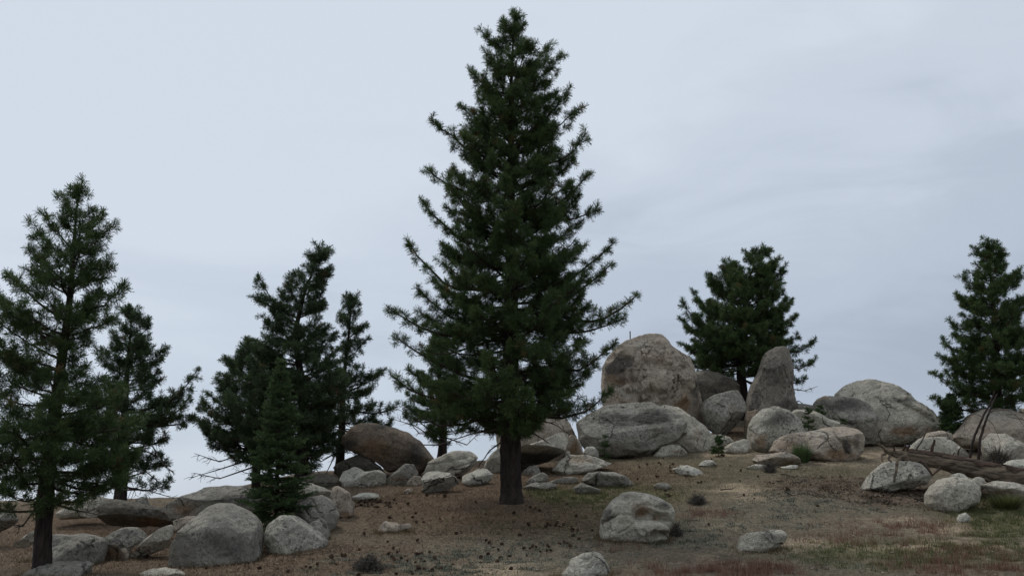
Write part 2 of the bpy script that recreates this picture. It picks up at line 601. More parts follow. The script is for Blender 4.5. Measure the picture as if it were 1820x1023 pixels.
def poly_radius(P, c, nth=720):
    """largest ray-polygon distance per angle"""
    th = np.linspace(-pi, pi, nth, endpoint=False)
    dx, dz = np.cos(th), np.sin(th)
    R = np.zeros(nth)
    Q = P - c
    for i in range(len(Q)):
        a, b = Q[i], Q[(i + 1) % len(Q)]
        e = b - a
        den = dx * e[1] - dz * e[0]
        den = np.where(np.abs(den) < 1e-9, 1e-9, den)
        t = (a[0] * e[1] - a[1] * e[0]) / den
        s = (a[0] * dz - a[1] * dx) / den
        ok = (s >= -1e-6) & (s <= 1 + 1e-6) & (t > 0)
        R = np.where(ok, np.maximum(R, t), R)
    R[R == 0] = np.median(R[R > 0])
    k = np.exp(-np.linspace(-2, 2, 17) ** 2)
    k /= k.sum()
    R = np.convolve(np.pad(R, 8, mode='wrap'), k, 'valid')
    return R


def inpoly(px, row, poly):
    r = np.zeros(len(px), bool)
    n = len(poly)
    for i in range(n):
        x1, y1 = poly[i]
        x2, y2 = poly[(i + 1) % n]
        c = ((y1 > row) != (y2 > row)) & (px < (x2 - x1) * (row - y1) / (y2 - y1 + 1e-9) + x1)
        r ^= c
    return r


def segdist(px, row, line):
    d = np.full(len(px), 1e9)
    for (x1, y1), (x2, y2) in zip(line[:-1], line[1:]):
        L = (x2 - x1) ** 2 + (y2 - y1) ** 2 + 1e-9
        t = np.clip(((px - x1) * (x2 - x1) + (row - y1) * (y2 - y1)) / L, 0, 1)
        d = np.minimum(d, np.hypot(px - x1 - t * (x2 - x1), row - y1 - t * (y2 - y1)))
    return d


ROCKSEED = [100]
ROCKS = {}
FOOT = []
NEARBY = []


def boulder(name, label, tone, pts, d=None, dk=1.0, e=0.72, bury=0.55, n=None, rough=1.0, planes=(), feats=(), stain=(), off=0.35, key=None, cat='boulder', tiltd=0.0, facets=0):
    """closed boulder whose front silhouette follows pts (photo pixels); d = depth of its foot"""
    ROCKSEED[0] += 1
    seed = ROCKSEED[0]
    rg = np.random.default_rng(seed)
    P = np.array(pts, float)
    if d is None:
        lowrow = P[:, 1].max()
        cxp = P[P[:, 1] > lowrow - 0.25 * (lowrow - P[:, 1].min()), 0].mean()
        d = float(hit(cxp, lowrow - 1)[1])
    w_px = P[:, 0].max() - P[:, 0].min()
    h_px = P[:, 1].max() - P[:, 1].min()
    m_per = d / FPX * 1.02
    D = dk * 0.5 * sqrt(w_px * h_px) * m_per
    D = max(D, 0.06)
    dp = d + off * D
    cy = 0.5 * (P[:, 1].max() + P[:, 1].min())
    if bury:
        lowm = P[:, 1] > cy
        P[lowm, 1] += (P[lowm, 1] - cy) * bury
    Wp = pix(P[:, 0], P[:, 1], dp)
    XZ = Wp[:, [0, 2]]
    lo, hi = XZ.min(0), XZ.max(0)
    cen, half = (lo + hi) / 2, (hi - lo) / 2
    Q = (XZ - cen) / half
    R = poly_radius(Q, np.zeros(2))
    if n is None:
        n = int(np.clip(max(w_px, h_px) * 0.27, 9, 34))
    else:
        n = int(n * 0.70)
    S, F = cube_sphere(n)
    th = np.arctan2(S[:, 2], S[:, 0])
    rho = np.clip(np.hypot(S[:, 0], S[:, 2]), 0, 1)
    nth = len(R)
    k = (th + pi) / (2 * pi) * nth
    i0 = np.floor(k).astype(int) % nth
    fr = k - np.floor(k)
    Rv = R[i0] * (1 - fr) + R[(i0 + 1) % nth] * fr
    Nn = np.stack([Rv * rho ** e * np.cos(th), np.sign(S[:, 1]) * np.abs(S[:, 1]) ** e, Rv * rho ** e * np.sin(th)], -1)
    pl = list(planes)
    for _ in range(facets if facets else (3 if planes else 4)):
        a = rg.uniform(-1, 1)
        b = rg.uniform(-0.5, 1.0)
        v = np.array([a, -0.9, b])
        v /= np.linalg.norm(v)
        pl.append((v[0], v[1], v[2], rg.uniform(0.68, 0.9)))
    for (a, b_, c_, o_) in pl:
        nv = np.array([a, b_, c_], float)
        nv /= np.linalg.norm(nv)
        dd = Nn @ nv - o_
        s = np.where(dd > 0, dd, 0)
        Nn -= s[:, None] * nv * 0.93
    V = np.stack([cen[0] + Nn[:, 0] * half[0], dp + Nn[:, 1] * D + tiltd * Nn[:, 2] * half[1], cen[1] + Nn[:, 2] * half[1]], -1)
    nrm = Nn / np.array([half[0], D, half[1]])
    nrm /= np.linalg.norm(nrm, axis=1)[:, None] + 1e-9
    size = min(half[0], half[1] * 1.3, 2.0)
    keep = 0.45 + 0.55 * np.abs(S[:, 1])
    b1 = fbm(V / (size * 1.1) + seed, seed, 3)
    b2 = fbm(V * 2.3 + seed, seed + 1, 4, gain=0.6)
    b3 = fbm(V * 8.0, seed + 2, 3, gain=0.6)
    ridge = 1 - np.abs(fbm(V * 1.6 + 5, seed + 3, 4))
    disp = 0.15 * size * b1 * keep + rough * (min(0.12, 0.2 * size) * b2 * keep + 0.026 * b3 * min(1, size * 3)) - rough * 0.05 * min(size, 1) * np.clip(ridge - 0.9, 0, 1) * 4 * keep
    V = V + nrm * disp[:, None]
    px, row = proj(V)
    front = S[:, 1] < 0.15
    for f in feats:
        if f[0] == 'crack':
            _, line, wpx, dep = f
            jit = 2.2 * fbm(V * 4, seed + 9, 3)
            dd = segdist(px + jit, row + jit, line)
            V = V - nrm * (np.exp(-(dd / wpx) ** 2) * dep * front)[:, None]
        elif f[0] in ('recess', 'raise'):
            _, poly, dep, soft = f
            jit = 2.5 * fbm(V * 3.5, seed + 8, 3)
            ins = inpoly(px + jit, row + jit, poly)
            dd = segdist(px + jit, row + jit, list(poly) + [poly[0]])
            wgt = np.where(ins, 1 - np.exp(-(dd / soft) ** 2), 0.0)
            sg = -1 if f[0] == 'recess' else 1
            V = V + nrm * (wgt * dep * front * sg)[:, None]
        elif f[0] == 'flake':
            # exfoliation shells: stepped terraces with ragged edges inside the polygon
            _, poly, dep, soft, sc = f
            ins = inpoly(px, row, poly)
            dd = segdist(px, row, list(poly) + [poly[0]])
            wgt = np.where(ins, np.clip(dd / soft, 0, 1), 0.0)
            q = fbm(V * sc + 3, seed + 6, 4, gain=0.6) * 3.2
            st_ = np.floor(q) + np.clip((q - np.floor(q)) * 7, 0, 1)
            V = V + nrm * (wgt * dep * st_ * front)[:, None]
    ST = np.zeros((len(V), 3))
    jx = 9 * fbm(V * 1.7, seed + 30, 3)
    for (ch, cx_, cy_, rx, ry, a) in stain:
        wv = a * np.exp(-(((px + jx - cx_) / rx) ** 2 + ((row + jx - cy_) / ry) ** 2)) 
        ST[:, ch] = np.maximum(ST[:, ch], wv)
    org = np.array([cen[0], dp, V[:, 2].min()])
    o = mk(name, V - org, F, GR[tone], loc=tuple(org))
    cattr(o, 'Stain', ST)
    tag(o, label, cat, 'granite boulders and rocks strewn over the hillside')
    NEARBY.append((label, V[::7, :2]))
    if key:
        ROCKS[key] = (V, d, dp)
    if bury:
        gg = ground_z(V[:, 0], V[:, 1])
        near_ = (np.abs(V[:, 2] - gg) < 0.10) & (V[:, 1] < dp + 0.2 * D)
        FOOT.append((V[near_], np.stack([V[near_][:, 0] - cen[0], V[near_][:, 1] - dp], -1)))
    return o


DK, RU, PA = 0, 1, 2     # stain channels
B = boulder
# --- left cluster
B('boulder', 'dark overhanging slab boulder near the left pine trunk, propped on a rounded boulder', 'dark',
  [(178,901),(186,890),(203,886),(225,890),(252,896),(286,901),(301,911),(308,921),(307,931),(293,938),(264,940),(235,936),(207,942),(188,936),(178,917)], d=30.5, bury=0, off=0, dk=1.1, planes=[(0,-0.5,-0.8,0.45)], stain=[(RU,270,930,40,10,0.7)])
B('boulder', 'broad grey boulder lying right behind the left pine trunk under drooping twigs', 'grey',
  [(60,960),(75,955),(100,948),(140,949),(176,954),(186,960),(186,978),(178,995),(160,1003),(110,1010),(70,1008)], d=27.5, dk=1.0, facets=2)
B('boulder', 'rounded brown-grey boulder holding up the dark overhanging slab', 'grey',
  [(186,960),(205,942),(225,935),(244,936),(260,948),(262,968),(255,985),(240,999),(195,1002),(178,990),(180,970)], d=28.2, stain=[(RU,200,985,30,20,0.8),(RU,245,985,20,20,0.7)])
B('boulder', 'pale tilted slab wedged between the round boulder and the big grey boulder', 'pale',
  [(229,1001),(243,980),(260,958),(284,940),(301,931),(306,934),(307,950),(293,972),(274,980),(255,988)], d=28, bury=0.1, dk=0.7, planes=[(0.4,-0.5,-0.7,0.3)], e=0.6)
B('boulder', 'low flat grey slab at the foot of the left pine trunk', 'grey',
  [(35,1023),(57,1011),(88,1000),(110,996),(150,995),(162,1001),(158,1011),(145,1025),(90,1030),(40,1030)], d=24.6, dk=1.2)
B('boulder', 'flat pale boulder sunk in soil in front of the big grey boulder', 'pale',
  [(236,1026),(246,1018),(262,1012),(288,1008),(313,1012),(327,1020),(330,1030),(245,1032)], d=24.2, dk=1.2)
B('boulder', 'pale low rock behind the dark slab beside the second pine trunk', 'pale',
  [(100,908),(117,901),(141,893),(176,882),(192,887),(200,901),(176,912),(110,914)], d=34, dk=1.0)
B('rock', 'small pointed grey rock standing behind the dark overhanging slab', 'grey',
  [(238,896),(243,888),(252,881),(260,884),(266,898),(262,904),(240,904)], d=35, e=0.9, cat='rock')
B('boulder', 'grey rock ledge at the far left under the pine boughs', 'grey',
  [(-40,900),(-10,903),(5,906),(22,913),(26,922),(10,932),(-10,940),(-40,940)], d=30, dk=1.0, planes=[(0,-0.6,-0.7,0.5)])
B('rock', 'tilted pale rock slab left of the near pine trunk', 'pale',
  [(22,974),(27,966),(47,950),(62,942),(66,950),(64,962),(43,972)], d=27.5, bury=0.3, dk=0.6, planes=[(0,-0.5,-0.8,0.3)], cat='rock')
B('boulder', 'big dome-shaped grey boulder, largest beside the small fir', 'grey',
  [(298,1000),(305,968),(319,942),(345,917),(364,903),(386,894),(407,896),(433,905),(452,917),(459,933),(463,960),(465,992),(436,1002),(397,1008),(339,1010)], d=26.3, bury=0.15, dk=0.9, e=0.62, rough=0.8,
  planes=[(0.05,-0.9,0.12,0.72),(-0.3,-0.6,0.75,0.68)], stain=[(DK,400,965,65,30,0.45),(PA,345,930,35,25,0.6)])
B('boulder', 'black-speckled white boulder below the small fir', 'speck',
  [(472,936),(481,925),(497,916),(521,917),(540,931),(564,948),(579,960),(579,970),(558,981),(530,991),(501,997),(476,995),(472,972)], d=26.8, bury=0.1, dk=0.95, e=0.66,
  planes=[(-0.1,-0.85,0.35,0.68),(0.5,-0.8,0.2,0.7)], feats=[('crack',[(530,968),(541,955),(546,945)],1.6,0.05)], stain=[(DK,515,945,30,20,0.35),(RU,495,990,25,8,0.6),(PA,480,950,12,30,0.4)])
B('boulder', 'long low ridge of grey rock on the skyline behind the big grey boulder', 'grey',
  [(290,903),(298,897),(318,886),(350,873),(364,866),(393,861),(429,862),(456,868),(486,890),(480,915),(440,925),(360,930),(300,920)], d=33.5, dk=0.8, planes=[(0,-0.75,-0.2,0.7),(0,-0.5,0.85,0.75)], stain=[(RU,330,905,30,15,0.6),(DK,420,885,50,14,0.5)])
B('boulder', 'rounded grey boulder just right of the small fir', 'grey',
  [(525,896),(548,883),(573,878),(589,888),(603,913),(595,928),(581,938),(560,940),(530,925)], d=29, dk=1.0, stain=[(PA,573,882,15,6,0.6)])
B('boulder', 'flat white-topped slab behind the small fir', 'pale',
  [(480,866),(493,860),(520,856),(545,857),(572,864),(590,873),(588,884),(560,890),(500,885)], d=33, dk=1.2, planes=[(0,-0.8,-0.5,0.5)])
B('boulder', 'upright tan-grey boulder beside the flat white stone', 'tan',
  [(589,868),(595,863),(603,863),(620,874),(630,895),(627,914),(613,919),(600,912),(589,888)], d=30.5, bury=0.2, dk=0.9, stain=[(RU,613,912,15,8,0.7)])
B('rock', 'small grey rock tucked behind the black-speckled boulder', 'grey',
  [(548,936),(556,926),(569,921),(579,927),(586,948),(582,962),(556,955)], d=28, cat='rock')
B('rock', 'thin flat pinkish rock between the dark slab and the big grey boulder', 'tan',
  [(307,925),(320,920),(346,915),(345,930),(330,940),(310,945)], d=29, dk=0.8, bury=0.1, cat='rock')
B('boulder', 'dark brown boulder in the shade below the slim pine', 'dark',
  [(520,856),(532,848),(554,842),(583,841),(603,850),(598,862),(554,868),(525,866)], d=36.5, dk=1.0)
# --- middle left
B('boulder', 'huge rusty brown egg-shaped boulder leaning on smaller rocks', 'brown',
  [(609,775),(625,759),(645,752),(670,753),(697,759),(725,769),(746,783),(760,800),(772,816),(760,832),(746,843),(717,838),(690,840),(672,824),(645,809),(619,800),(607,789)], d=38.8, bury=0, off=0, dk=0.85, e=0.66, rough=0.9, facets=-1,
  planes=[(-0.15,-0.8,-0.5,0.8)], stain=[(RU,665,800,45,28,0.5),(DK,740,805,22,30,0.55),(DK,680,757,50,8,0.5),(DK,622,785,16,12,0.5)])
B('boulder', 'dark leaning slab under the rusty brown boulder', 'dark',
  [(594,830),(600,824),(615,816),(637,807),(658,814),(676,828),(688,842),(680,850),(658,850),(605,850)], d=38.2, bury=0.2, dk=0.8, planes=[(0,-0.8,-0.4,0.55)])
B('boulder', 'pale lavender-grey block in front of the dark leaning slab', 'white',
  [(601,851),(609,837),(631,829),(650,838),(672,834),(684,841),(687,855),(658,861),(613,865)], dk=0.9, e=0.66, facets=2)
B('boulder', 'low grey-brown lump at the foot of the rusty brown boulder', 'grey',
  [(686,848),(705,836),(719,823),(735,824),(744,841),(738,853),(707,859),(688,859)], d=37, dk=0.8, stain=[(RU,710,852,25,6,0.6)])
B('boulder', 'long striated pale slab sloping behind the angular block', 'pale',
  [(750,840),(762,822),(783,812),(803,802),(834,802),(850,812),(842,826),(822,836),(805,840),(776,842),(756,842)], d=37.6, dk=1.1, e=0.66, feats=[('crack',[(760,825),(800,820),(830,812)],1.5,0.05),('crack',[(812,830),(830,826),(838,822)],1.5,0.06)])
B('boulder', 'angular pale block with a flat top and shadowed undercut side', 'white',
  [(749,848),(756,839),(776,834),(799,838),(815,853),(815,859),(791,871),(766,877),(753,877)], bury=0.05, dk=1.0, e=0.55, off=0.25, n=44, rough=0.6,
  planes=[(0.45,-0.75,-0.62,0.10),(-0.05,-0.55,0.85,0.42)], feats=[('crack',[(757,853),(775,846),(781,842)],1.4,0.04)], stain=[(RU,790,866,22,8,0.5)])
B('boulder', 'small rounded pale boulder left of the tall pine trunk', 'white',
  [(821,846),(836,840),(848,833),(864,832),(876,843),(873,851),(858,858),(834,863),(823,858)], bury=0.3, dk=1.0, planes=[(0,-0.5,0.85,0.6)])
B('rock', 'flat white stone slab above the pile of cones', 'white',
  [(624,883),(637,876),(655,875),(671,877),(674,884),(645,888),(629,889)], bury=0.3, dk=1.6, cat='rock', e=0.6)
B('rock', 'pinkish low rock left of the angular pale block', 'tan',
  [(717,861),(735,845),(748,845),(751,858),(733,864)], cat='rock', facets=2)
B('rock', 'small half-buried pinkish stone below the angular pale block', 'tan',
  [(715,875),(722,869),(733,867),(736,873),(722,878)], cat='rock')
B('rock', 'pale leaning rock just left of the tall pine trunk, below the drooping twig', 'pale',
  [(858,826),(866,814),(873,806),(888,792),(900,790),(902,826),(875,832)], d=38.6, cat='rock', dk=0.8)
# --- around the tall pine
B('boulder', 'long overhanging slab boulder jutting out behind the tall pine trunk', 'pale',
  [(878,832),(887,816),(905,806),(927,796),(958,784),(981,775),(1003,766),(1011,770),(1007,790),(1001,804),(977,818),(938,832),(895,842),(880,842)], d=39.2, bury=0, off=0, dk=1.3, e=0.6, n=52,
  planes=[(0.1,-0.62,-0.78,0.22)], stain=[(DK,960,815,60,16,0.6),(RU,950,812,50,16,0.5)])
B('boulder', 'triangular dark wedge rock at the tip of the overhanging slab', 'tan',
  [(1003,800),(1008,785),(1012,773),(1018,771),(1030,784),(1038,808),(1016,812),(1003,810)], d=40.5, bury=0.1, dk=0.8, e=0.6, planes=[(-0.7,-0.7,-0.1,0.2)], stain=[(RU,1018,795,12,15,0.9)])
B('rock', 'small white rock between the dark wedge and the huge slab', 'white',
  [(1035,804),(1042,794),(1056,793),(1064,800),(1064,808),(1040,810)], d=41, cat='rock')
B('boulder', 'low weathered slab in the grass below the dark wedge', 'pale',
  [(980,832),(997,816),(1013,809),(1042,809),(1061,814),(1077,820),(1088,824),(1065,830),(1036,838),(997,842)], dk=1.2, feats=[('crack',[(1040,816),(1058,822),(1072,828)],1.8,0.06),('crack',[(1055,814),(1070,820)],1.6,0.06)], stain=[(RU,1030,815,30,8,0.5)])
B('boulder', 'flat grey oblong slab in the grass between the tall pine and the cracked boulder', 'grey',
  [(1034,853),(1046,840),(1065,837),(1091,839),(1114,847),(1131,859),(1130,865),(1095,862),(1056,860)], dk=1.0, planes=[(0,-0.75,-0.4,0.55)])
B('rock', 'low grey ledge touching the right side of the tall pine trunk', 'grey',
  [(926,866),(946,858),(977,857),(990,861),(986,868),(948,871),(928,871)], dk=1.4, cat='rock')
B('rock', 'thin pale rock strip above the low grey ledge', 'grey',
  [(966,858),(985,852),(1015,846),(1029,850),(1024,857),(997,859)], dk=1.3, cat='rock')
B('rock', 'dark shelf-like rock with a lighter edge in green grass', 'grey',
  [(1019,866),(1032,858),(1048,863),(1068,869),(1064,877),(1024,878)], dk=0.8, planes=[(0,-0.7,-0.6,0.25)], cat='rock')
B('rock', 'small pointed grey rock right of the tall pine trunk', 'grey',
  [(932,856),(946,845),(964,838),(974,845),(972,853),(937,860)], cat='rock', facets=2)
B('boulder', 'large tan boulder half hidden behind the lowest boughs of the tall pine', 'tan',
  [(882,770),(900,745),(940,728),(980,730),(1010,748),(1024,775),(1010,805),(900,815),(882,795)], d=43, dk=0.8)
B('rock', 'small pale stone under the tip of the overhanging slab', 'pale',
  [(1003,808),(1006,801),(1013,801),(1014,808),(1008,811)], d=39.5, cat='rock')
B('rock', 'small oval grey stone flush with the grass above the cracked boulder', 'grey',
  [(1161,863),(1171,857),(1183,858),(1193,863),(1186,869),(1168,868)], dk=1.4, cat='rock')
B('boulder', 'dim grey rock in the shadow below the overhanging slab', 'grey',
  [(924,845),(930,835),(942,827),(956,829),(962,841),(945,850)], d=38.3)
# --- the great outcrop
B('boulder', 'huge pinkish flaking boulder, tallest of the outcrop, with a post on top', 'tan',
  [(1071,674),(1072,647),(1079,635),(1092,619),(1112,607),(1133,600),(1153,596),(1173,597),(1182,606),(1190,619),(1206,631),(1223,637),(1229,655),(1235,678),(1241,703),(1249,731),(1256,760),(1230,775),(1137,765),(1079,735)], d=46.5, off=0, bury=0.1, dk=0.85, e=0.6, n=84, rough=0.9, key='top',
  planes=[(0,-0.85,0.45,0.72)],
  feats=[('flake',[(1085,625),(1175,600),(1232,650),(1236,690),(1180,735),(1085,715),(1110,680)],0.17,10,1.15),('raise',[(1074,640),(1110,632),(1138,650),(1138,675),(1100,688),(1072,680)],0.22,7),('crack',[(1078,688),(1120,682),(1150,672)],2.2,0.10),('crack',[(1168,655),(1195,652),(1210,657)],2,0.10),('crack',[(1158,690),(1175,700)],2,0.08)],
  stain=[(DK,1105,655,26,20,0.85),(RU,1215,715,16,18,0.9),(RU,1100,675,25,10,0.55),(PA,1120,693,32,10,0.7),(PA,1140,610,25,8,0.5),(DK,1238,690,8,30,0.5),(RU,1170,635,40,16,0.35)])
B('boulder', 'massive grey slab with a dark stain lying at the foot of the flaking boulder', 'grey',
  [(1026,752),(1051,733),(1069,725),(1098,717),(1130,713),(1157,715),(1186,725),(1206,735),(1221,750),(1221,770),(1206,784),(1175,797),(1150,806),(1090,810),(1050,806),(1030,780)], d=42.3, bury=0.08, dk=0.75, e=0.66, n=84,
  planes=[(0,-0.75,0.62,0.62)], feats=[('crack',[(1150,784),(1168,776),(1182,770)],1.6,0.08),('crack',[(1196,790),(1212,780),(1222,758)],2.5,0.12)],
  stain=[(DK,1155,742,36,12,1.0),(DK,1105,745,45,14,0.45),(PA,1060,735,25,8,0.3)])
B('boulder', 'pale rock apron sloping down to the right of the massive grey slab', 'pale',
  [(1170,722),(1180,716),(1206,723),(1227,741),(1251,758),(1265,776),(1274,792),(1268,802),(1230,810),(1190,809),(1170,795)], d=43.2, bury=0.1, dk=0.9, n=50, planes=[(0.3,-0.75,0.55,0.62)], stain=[(RU,1240,770,14,18,0.4)])
B('rock', 'small pale rock at the foot of the massive grey slab', 'pale',
  [(1120,811),(1139,799),(1151,797),(1159,803),(1158,808),(1125,813)], cat='rock')
B('boulder', 'rounded half-buried rock in front of the massive grey slab', 'pale',
  [(1158,808),(1172,793),(1190,789),(1208,792),(1222,803),(1219,810),(1165,811)], stain=[(RU,1205,803,15,6,0.5)])
B('rock', 'flat white rock alone in the grass below the outcrop', 'white',
  [(1194,833),(1210,827),(1223,826),(1243,834),(1251,840),(1233,844),(1206,840)], dk=1.2, cat='rock', stain=[(RU,1205,830,12,5,0.6)])
B('rock', 'small pale rock just uphill of the flat white rock', 'white',
  [(1240,826),(1249,819),(1256,817),(1266,818),(1275,824),(1258,829)], cat='rock')
B('boulder', 'long low tan boulder in the grass before the round speckled boulder', 'tan',
  [(1337,818),(1346,808),(1370,806),(1390,803),(1405,807),(1417,813),(1424,821),(1405,826),(1390,829),(1354,827)], dk=1.0, e=0.6, bury=0.2, planes=[(0.2,-0.75,-0.55,0.4)], stain=[(RU,1400,822,20,5,0.7),(PA,1395,808,20,5,0.5)])
B('rock', 'flat grey flagstone at the front of the long low tan boulder', 'pale',
  [(1325,830),(1343,824),(1362,826),(1364,832),(1335,834)], dk=1.3, cat='rock')
B('rock', 'thin white flagstone right of the long low tan boulder', 'white',
  [(1386,830),(1405,826),(1421,826),(1416,831),(1397,834)], dk=1.3, cat='rock')
B('rock', 'pale wedge rock left of the round speckled boulder', 'pale',
  [(1281,801),(1296,789),(1319,780),(1329,782),(1332,801),(1307,805)], d=42, dk=0.9, cat='rock', facets=1)
B('rock', 'small jumbled pale rock in the gap below the tilted grey boulder', 'pale',
  [(1262,772),(1276,770),(1296,776),(1306,784),(1294,792),(1268,792)], d=43.6, dk=0.9, cat='rock', facets=2)
B('boulder', 'smooth tilted grey boulder jammed between the flaking boulder and the pillar', 'grey',
  [(1246,730),(1252,710),(1271,699),(1295,695),(1314,693),(1324,703),(1328,722),(1316,746),(1298,765),(1281,775),(1258,760)], d=45.2, off=0, bury=0.1, dk=0.95, e=0.66, planes=[(-0.2,-0.85,0.35,0.62),(0.5,-0.6,-0.6,0.55)], stain=[(PA,1280,715,30,20,0.25),(RU,1300,725,18,18,0.35)])
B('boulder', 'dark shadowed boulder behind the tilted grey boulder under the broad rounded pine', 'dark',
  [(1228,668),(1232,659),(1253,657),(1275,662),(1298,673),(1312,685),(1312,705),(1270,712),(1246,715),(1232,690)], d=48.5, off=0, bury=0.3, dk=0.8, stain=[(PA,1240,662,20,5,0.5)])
B('boulder', 'tall grey rock pillar standing like a tooth before the pine', 'pillar',
  [(1326,742),(1330,710),(1338,685),(1347,665),(1356,642),(1363,625),(1378,616),(1395,613),(1405,617),(1408,640),(1409,680),(1412,700),(1418,716),(1420,735),(1400,755),(1340,757)], d=46.2, off=0, bury=0.15, dk=0.75, e=0.62, n=64, rough=1.1, planes=[(-0.35,-0.85,0.1,0.62),(0.6,-0.8,0.0,0.62)],
  stain=[(DK,1375,660,40,45,0.40),(DK,1395,720,25,15,0.5),(DK,1345,700,10,30,0.3)])
B('rock', 'narrow rust-brown block squeezed beside the round speckled boulder', 'brown',
  [(1323,745),(1328,730),(1343,727),(1356,726),(1350,745),(1334,768),(1324,780)], d=44.5, off=0, bury=0, dk=0.8, cat='rock', e=0.55)
B('boulder', 'round black-speckled boulder at the foot of the rock pillar', 'speck',
  [(1328,785),(1332,757),(1341,740),(1357,728),(1379,724),(1398,730),(1412,744),(1426,761),(1430,775),(1405,798),(1357,806),(1330,800)], d=42.4, bury=0.1, dk=0.9, e=0.7, facets=-1, stain=[(RU,1352,785,20,22,0.6),(DK,1385,745,30,20,0.45)])
B('boulder', 'long brownish whaleback boulder with a dark crack and a green tuft in front', 'tan',
  [(1369,800),(1379,783),(1396,773),(1426,767),(1465,761),(1504,757),(1523,761),(1532,777),(1532,802),(1514,816),(1484,821),(1445,816),(1386,808)], d=40.6, bury=0.12, dk=0.85, e=0.62, n=70, planes=[(0,-0.6,0.8,0.7)],
  feats=[('crack',[(1484,768),(1497,785),(1508,808)],2.0,0.12)], stain=[(RU,1490,808,30,12,0.8),(RU,1400,790,30,14,0.5),(PA,1460,770,50,8,0.5),(DK,1505,795,6,14,0.7),(DK,1525,785,8,16,0.4)])
B('boulder', 'pale smooth rock rising behind the whaleback boulder', 'pale',
  [(1400,738),(1410,727),(1426,726),(1445,732),(1471,746),(1506,757),(1510,775),(1435,780),(1412,765)], d=44, dk=0.9, rough=0.7)
B('rock', 'low grey rock at the skyline right of the pillar', 'grey',
  [(1410,722),(1418,716),(1435,718),(1452,721),(1455,740),(1412,740)], d=46.5, dk=0.9, cat='rock')
B('boulder', 'dark-stained grey shoulder boulder left of the great dome', 'grey',
  [(1448,725),(1450,714),(1456,707),(1469,702),(1490,705),(1514,707),(1540,718),(1556,740),(1552,785),(1500,792),(1462,772),(1450,745)], d=45.2, off=0.1, bury=0.1, dk=0.9, n=56, planes=[(0,-0.8,0.5,0.66)], stain=[(DK,1500,718,42,14,0.6),(RU,1462,706,14,6,0.6),(DK,1470,725,20,20,0.2)])
B('boulder', 'great pale granite dome with flaking right edge on the skyline', 'pale',
  [(1490,700),(1494,694),(1503,685),(1521,677),(1542,674),(1562,677),(1585,685),(1615,697),(1619,709),(1636,719),(1654,730),(1658,738),(1668,750),(1673,768),(1640,785),(1601,788),(1542,792),(1503,785),(1490,740)], d=46.3, off=0.1, bury=0.08, dk=0.8, e=0.62, n=84, planes=[(0,-0.8,0.55,0.68)],
  feats=[('crack',[(1588,706),(1610,720),(1640,735),(1662,750)],2.0,0.12),('crack',[(1505,705),(1540,697),(1565,688)],2,0.05),('raise',[(1612,700),(1620,712),(1655,732),(1660,742),(1640,736),(1600,712)],0.12,3)],
  stain=[(RU,1610,768,30,12,0.8),(RU,1650,765,15,10,0.5),(DK,1605,712,22,7,0.5),(DK,1560,735,50,16,0.3),(PA,1530,690,30,8,0.4)])
B('rock', 'low smooth tan mound between the great dome and the round fir', 'tan',
  [(1638,777),(1650,768),(1669,765),(1689,770),(1693,778),(1660,784)], d=42.8, dk=1.1, cat='rock', rough=0.6)
B('boulder', 'big smooth buff boulder behind the two leaning dead stems', 'tan',
  [(1688,776),(1708,758),(1724,738),(1748,727),(1773,723),(1797,728),(1818,738),(1845,760),(1845,795),(1780,800),(1700,792)], d=43.5, bury=0.1, dk=0.85, n=56, rough=0.7, planes=[(0,-0.7,0.7,0.68)], stain=[(PA,1770,735,40,10,0.7),(RU,1750,765,30,14,0.35)])
B('boulder', 'buff boulder at the right edge beyond the big smooth one', 'tan',
  [(1804,740),(1820,727),(1850,728),(1890,740),(1890,775),(1812,778)], d=46, dk=0.9)
B('boulder', 'pale boulder rising behind the grey shrub and the fallen log', 'pale',
  [(1745,785),(1765,769),(1785,770),(1808,781),(1832,797),(1838,822),(1760,822)], d=40.5, dk=0.9)
B('boulder', 'pale rock with a white left face behind the middle of the log', 'pale',
  [(1614,803),(1626,788),(1638,779),(1652,777),(1679,776),(1699,788),(1718,804),(1705,820),(1625,818)], d=38.8, dk=0.8, e=0.62, planes=[(-0.5,-0.8,0.2,0.55)], stain=[(PA,1635,790,16,16,0.9)])
B('boulder', 'white domed boulder propping up the broken end of the log', 'speck',
  [(1530,868),(1546,845),(1566,827),(1585,818),(1613,817),(1640,825),(1655,843),(1645,856),(1605,866),(1562,872)], d=33.6, bury=0.15, dk=0.8, e=0.64, n=60, planes=[(-0.4,-0.75,0.45,0.62)], stain=[(PA,1560,850,25,20,0.9),(DK,1600,858,35,8,0.4)])
B('boulder', 'round white boulder standing in front of the log', 'face',
  [(1646,878),(1656,862),(1673,849),(1699,846),(1722,849),(1738,862),(1740,878),(1734,892),(1714,903),(1695,913),(1679,915),(1656,907),(1648,894)], d=30.9, bury=0.08, dk=0.95, e=0.72, n=56, rough=0.6, facets=-1, stain=[(RU,1655,895,15,15,0.3),(DK,1700,880,40,25,0.15)])
B('rock', 'small white stone at the foot of the round white boulder', 'white',
  [(1697,928),(1707,913),(1718,910),(1724,917),(1722,927)], bury=0.2, cat='rock')
B('rock', 'small pale stone under the log above the round white boulder', 'white',
  [(1686,850),(1692,842),(1701,840),(1712,842),(1720,849),(1715,856),(1690,856)], d=33, cat='rock')
B('rock', 'little rounded rock under the log right of the round white boulder', 'pale',
  [(1725,856),(1731,849),(1738,847),(1747,850),(1752,858),(1746,866),(1730,865)], d=32.8, cat='rock')
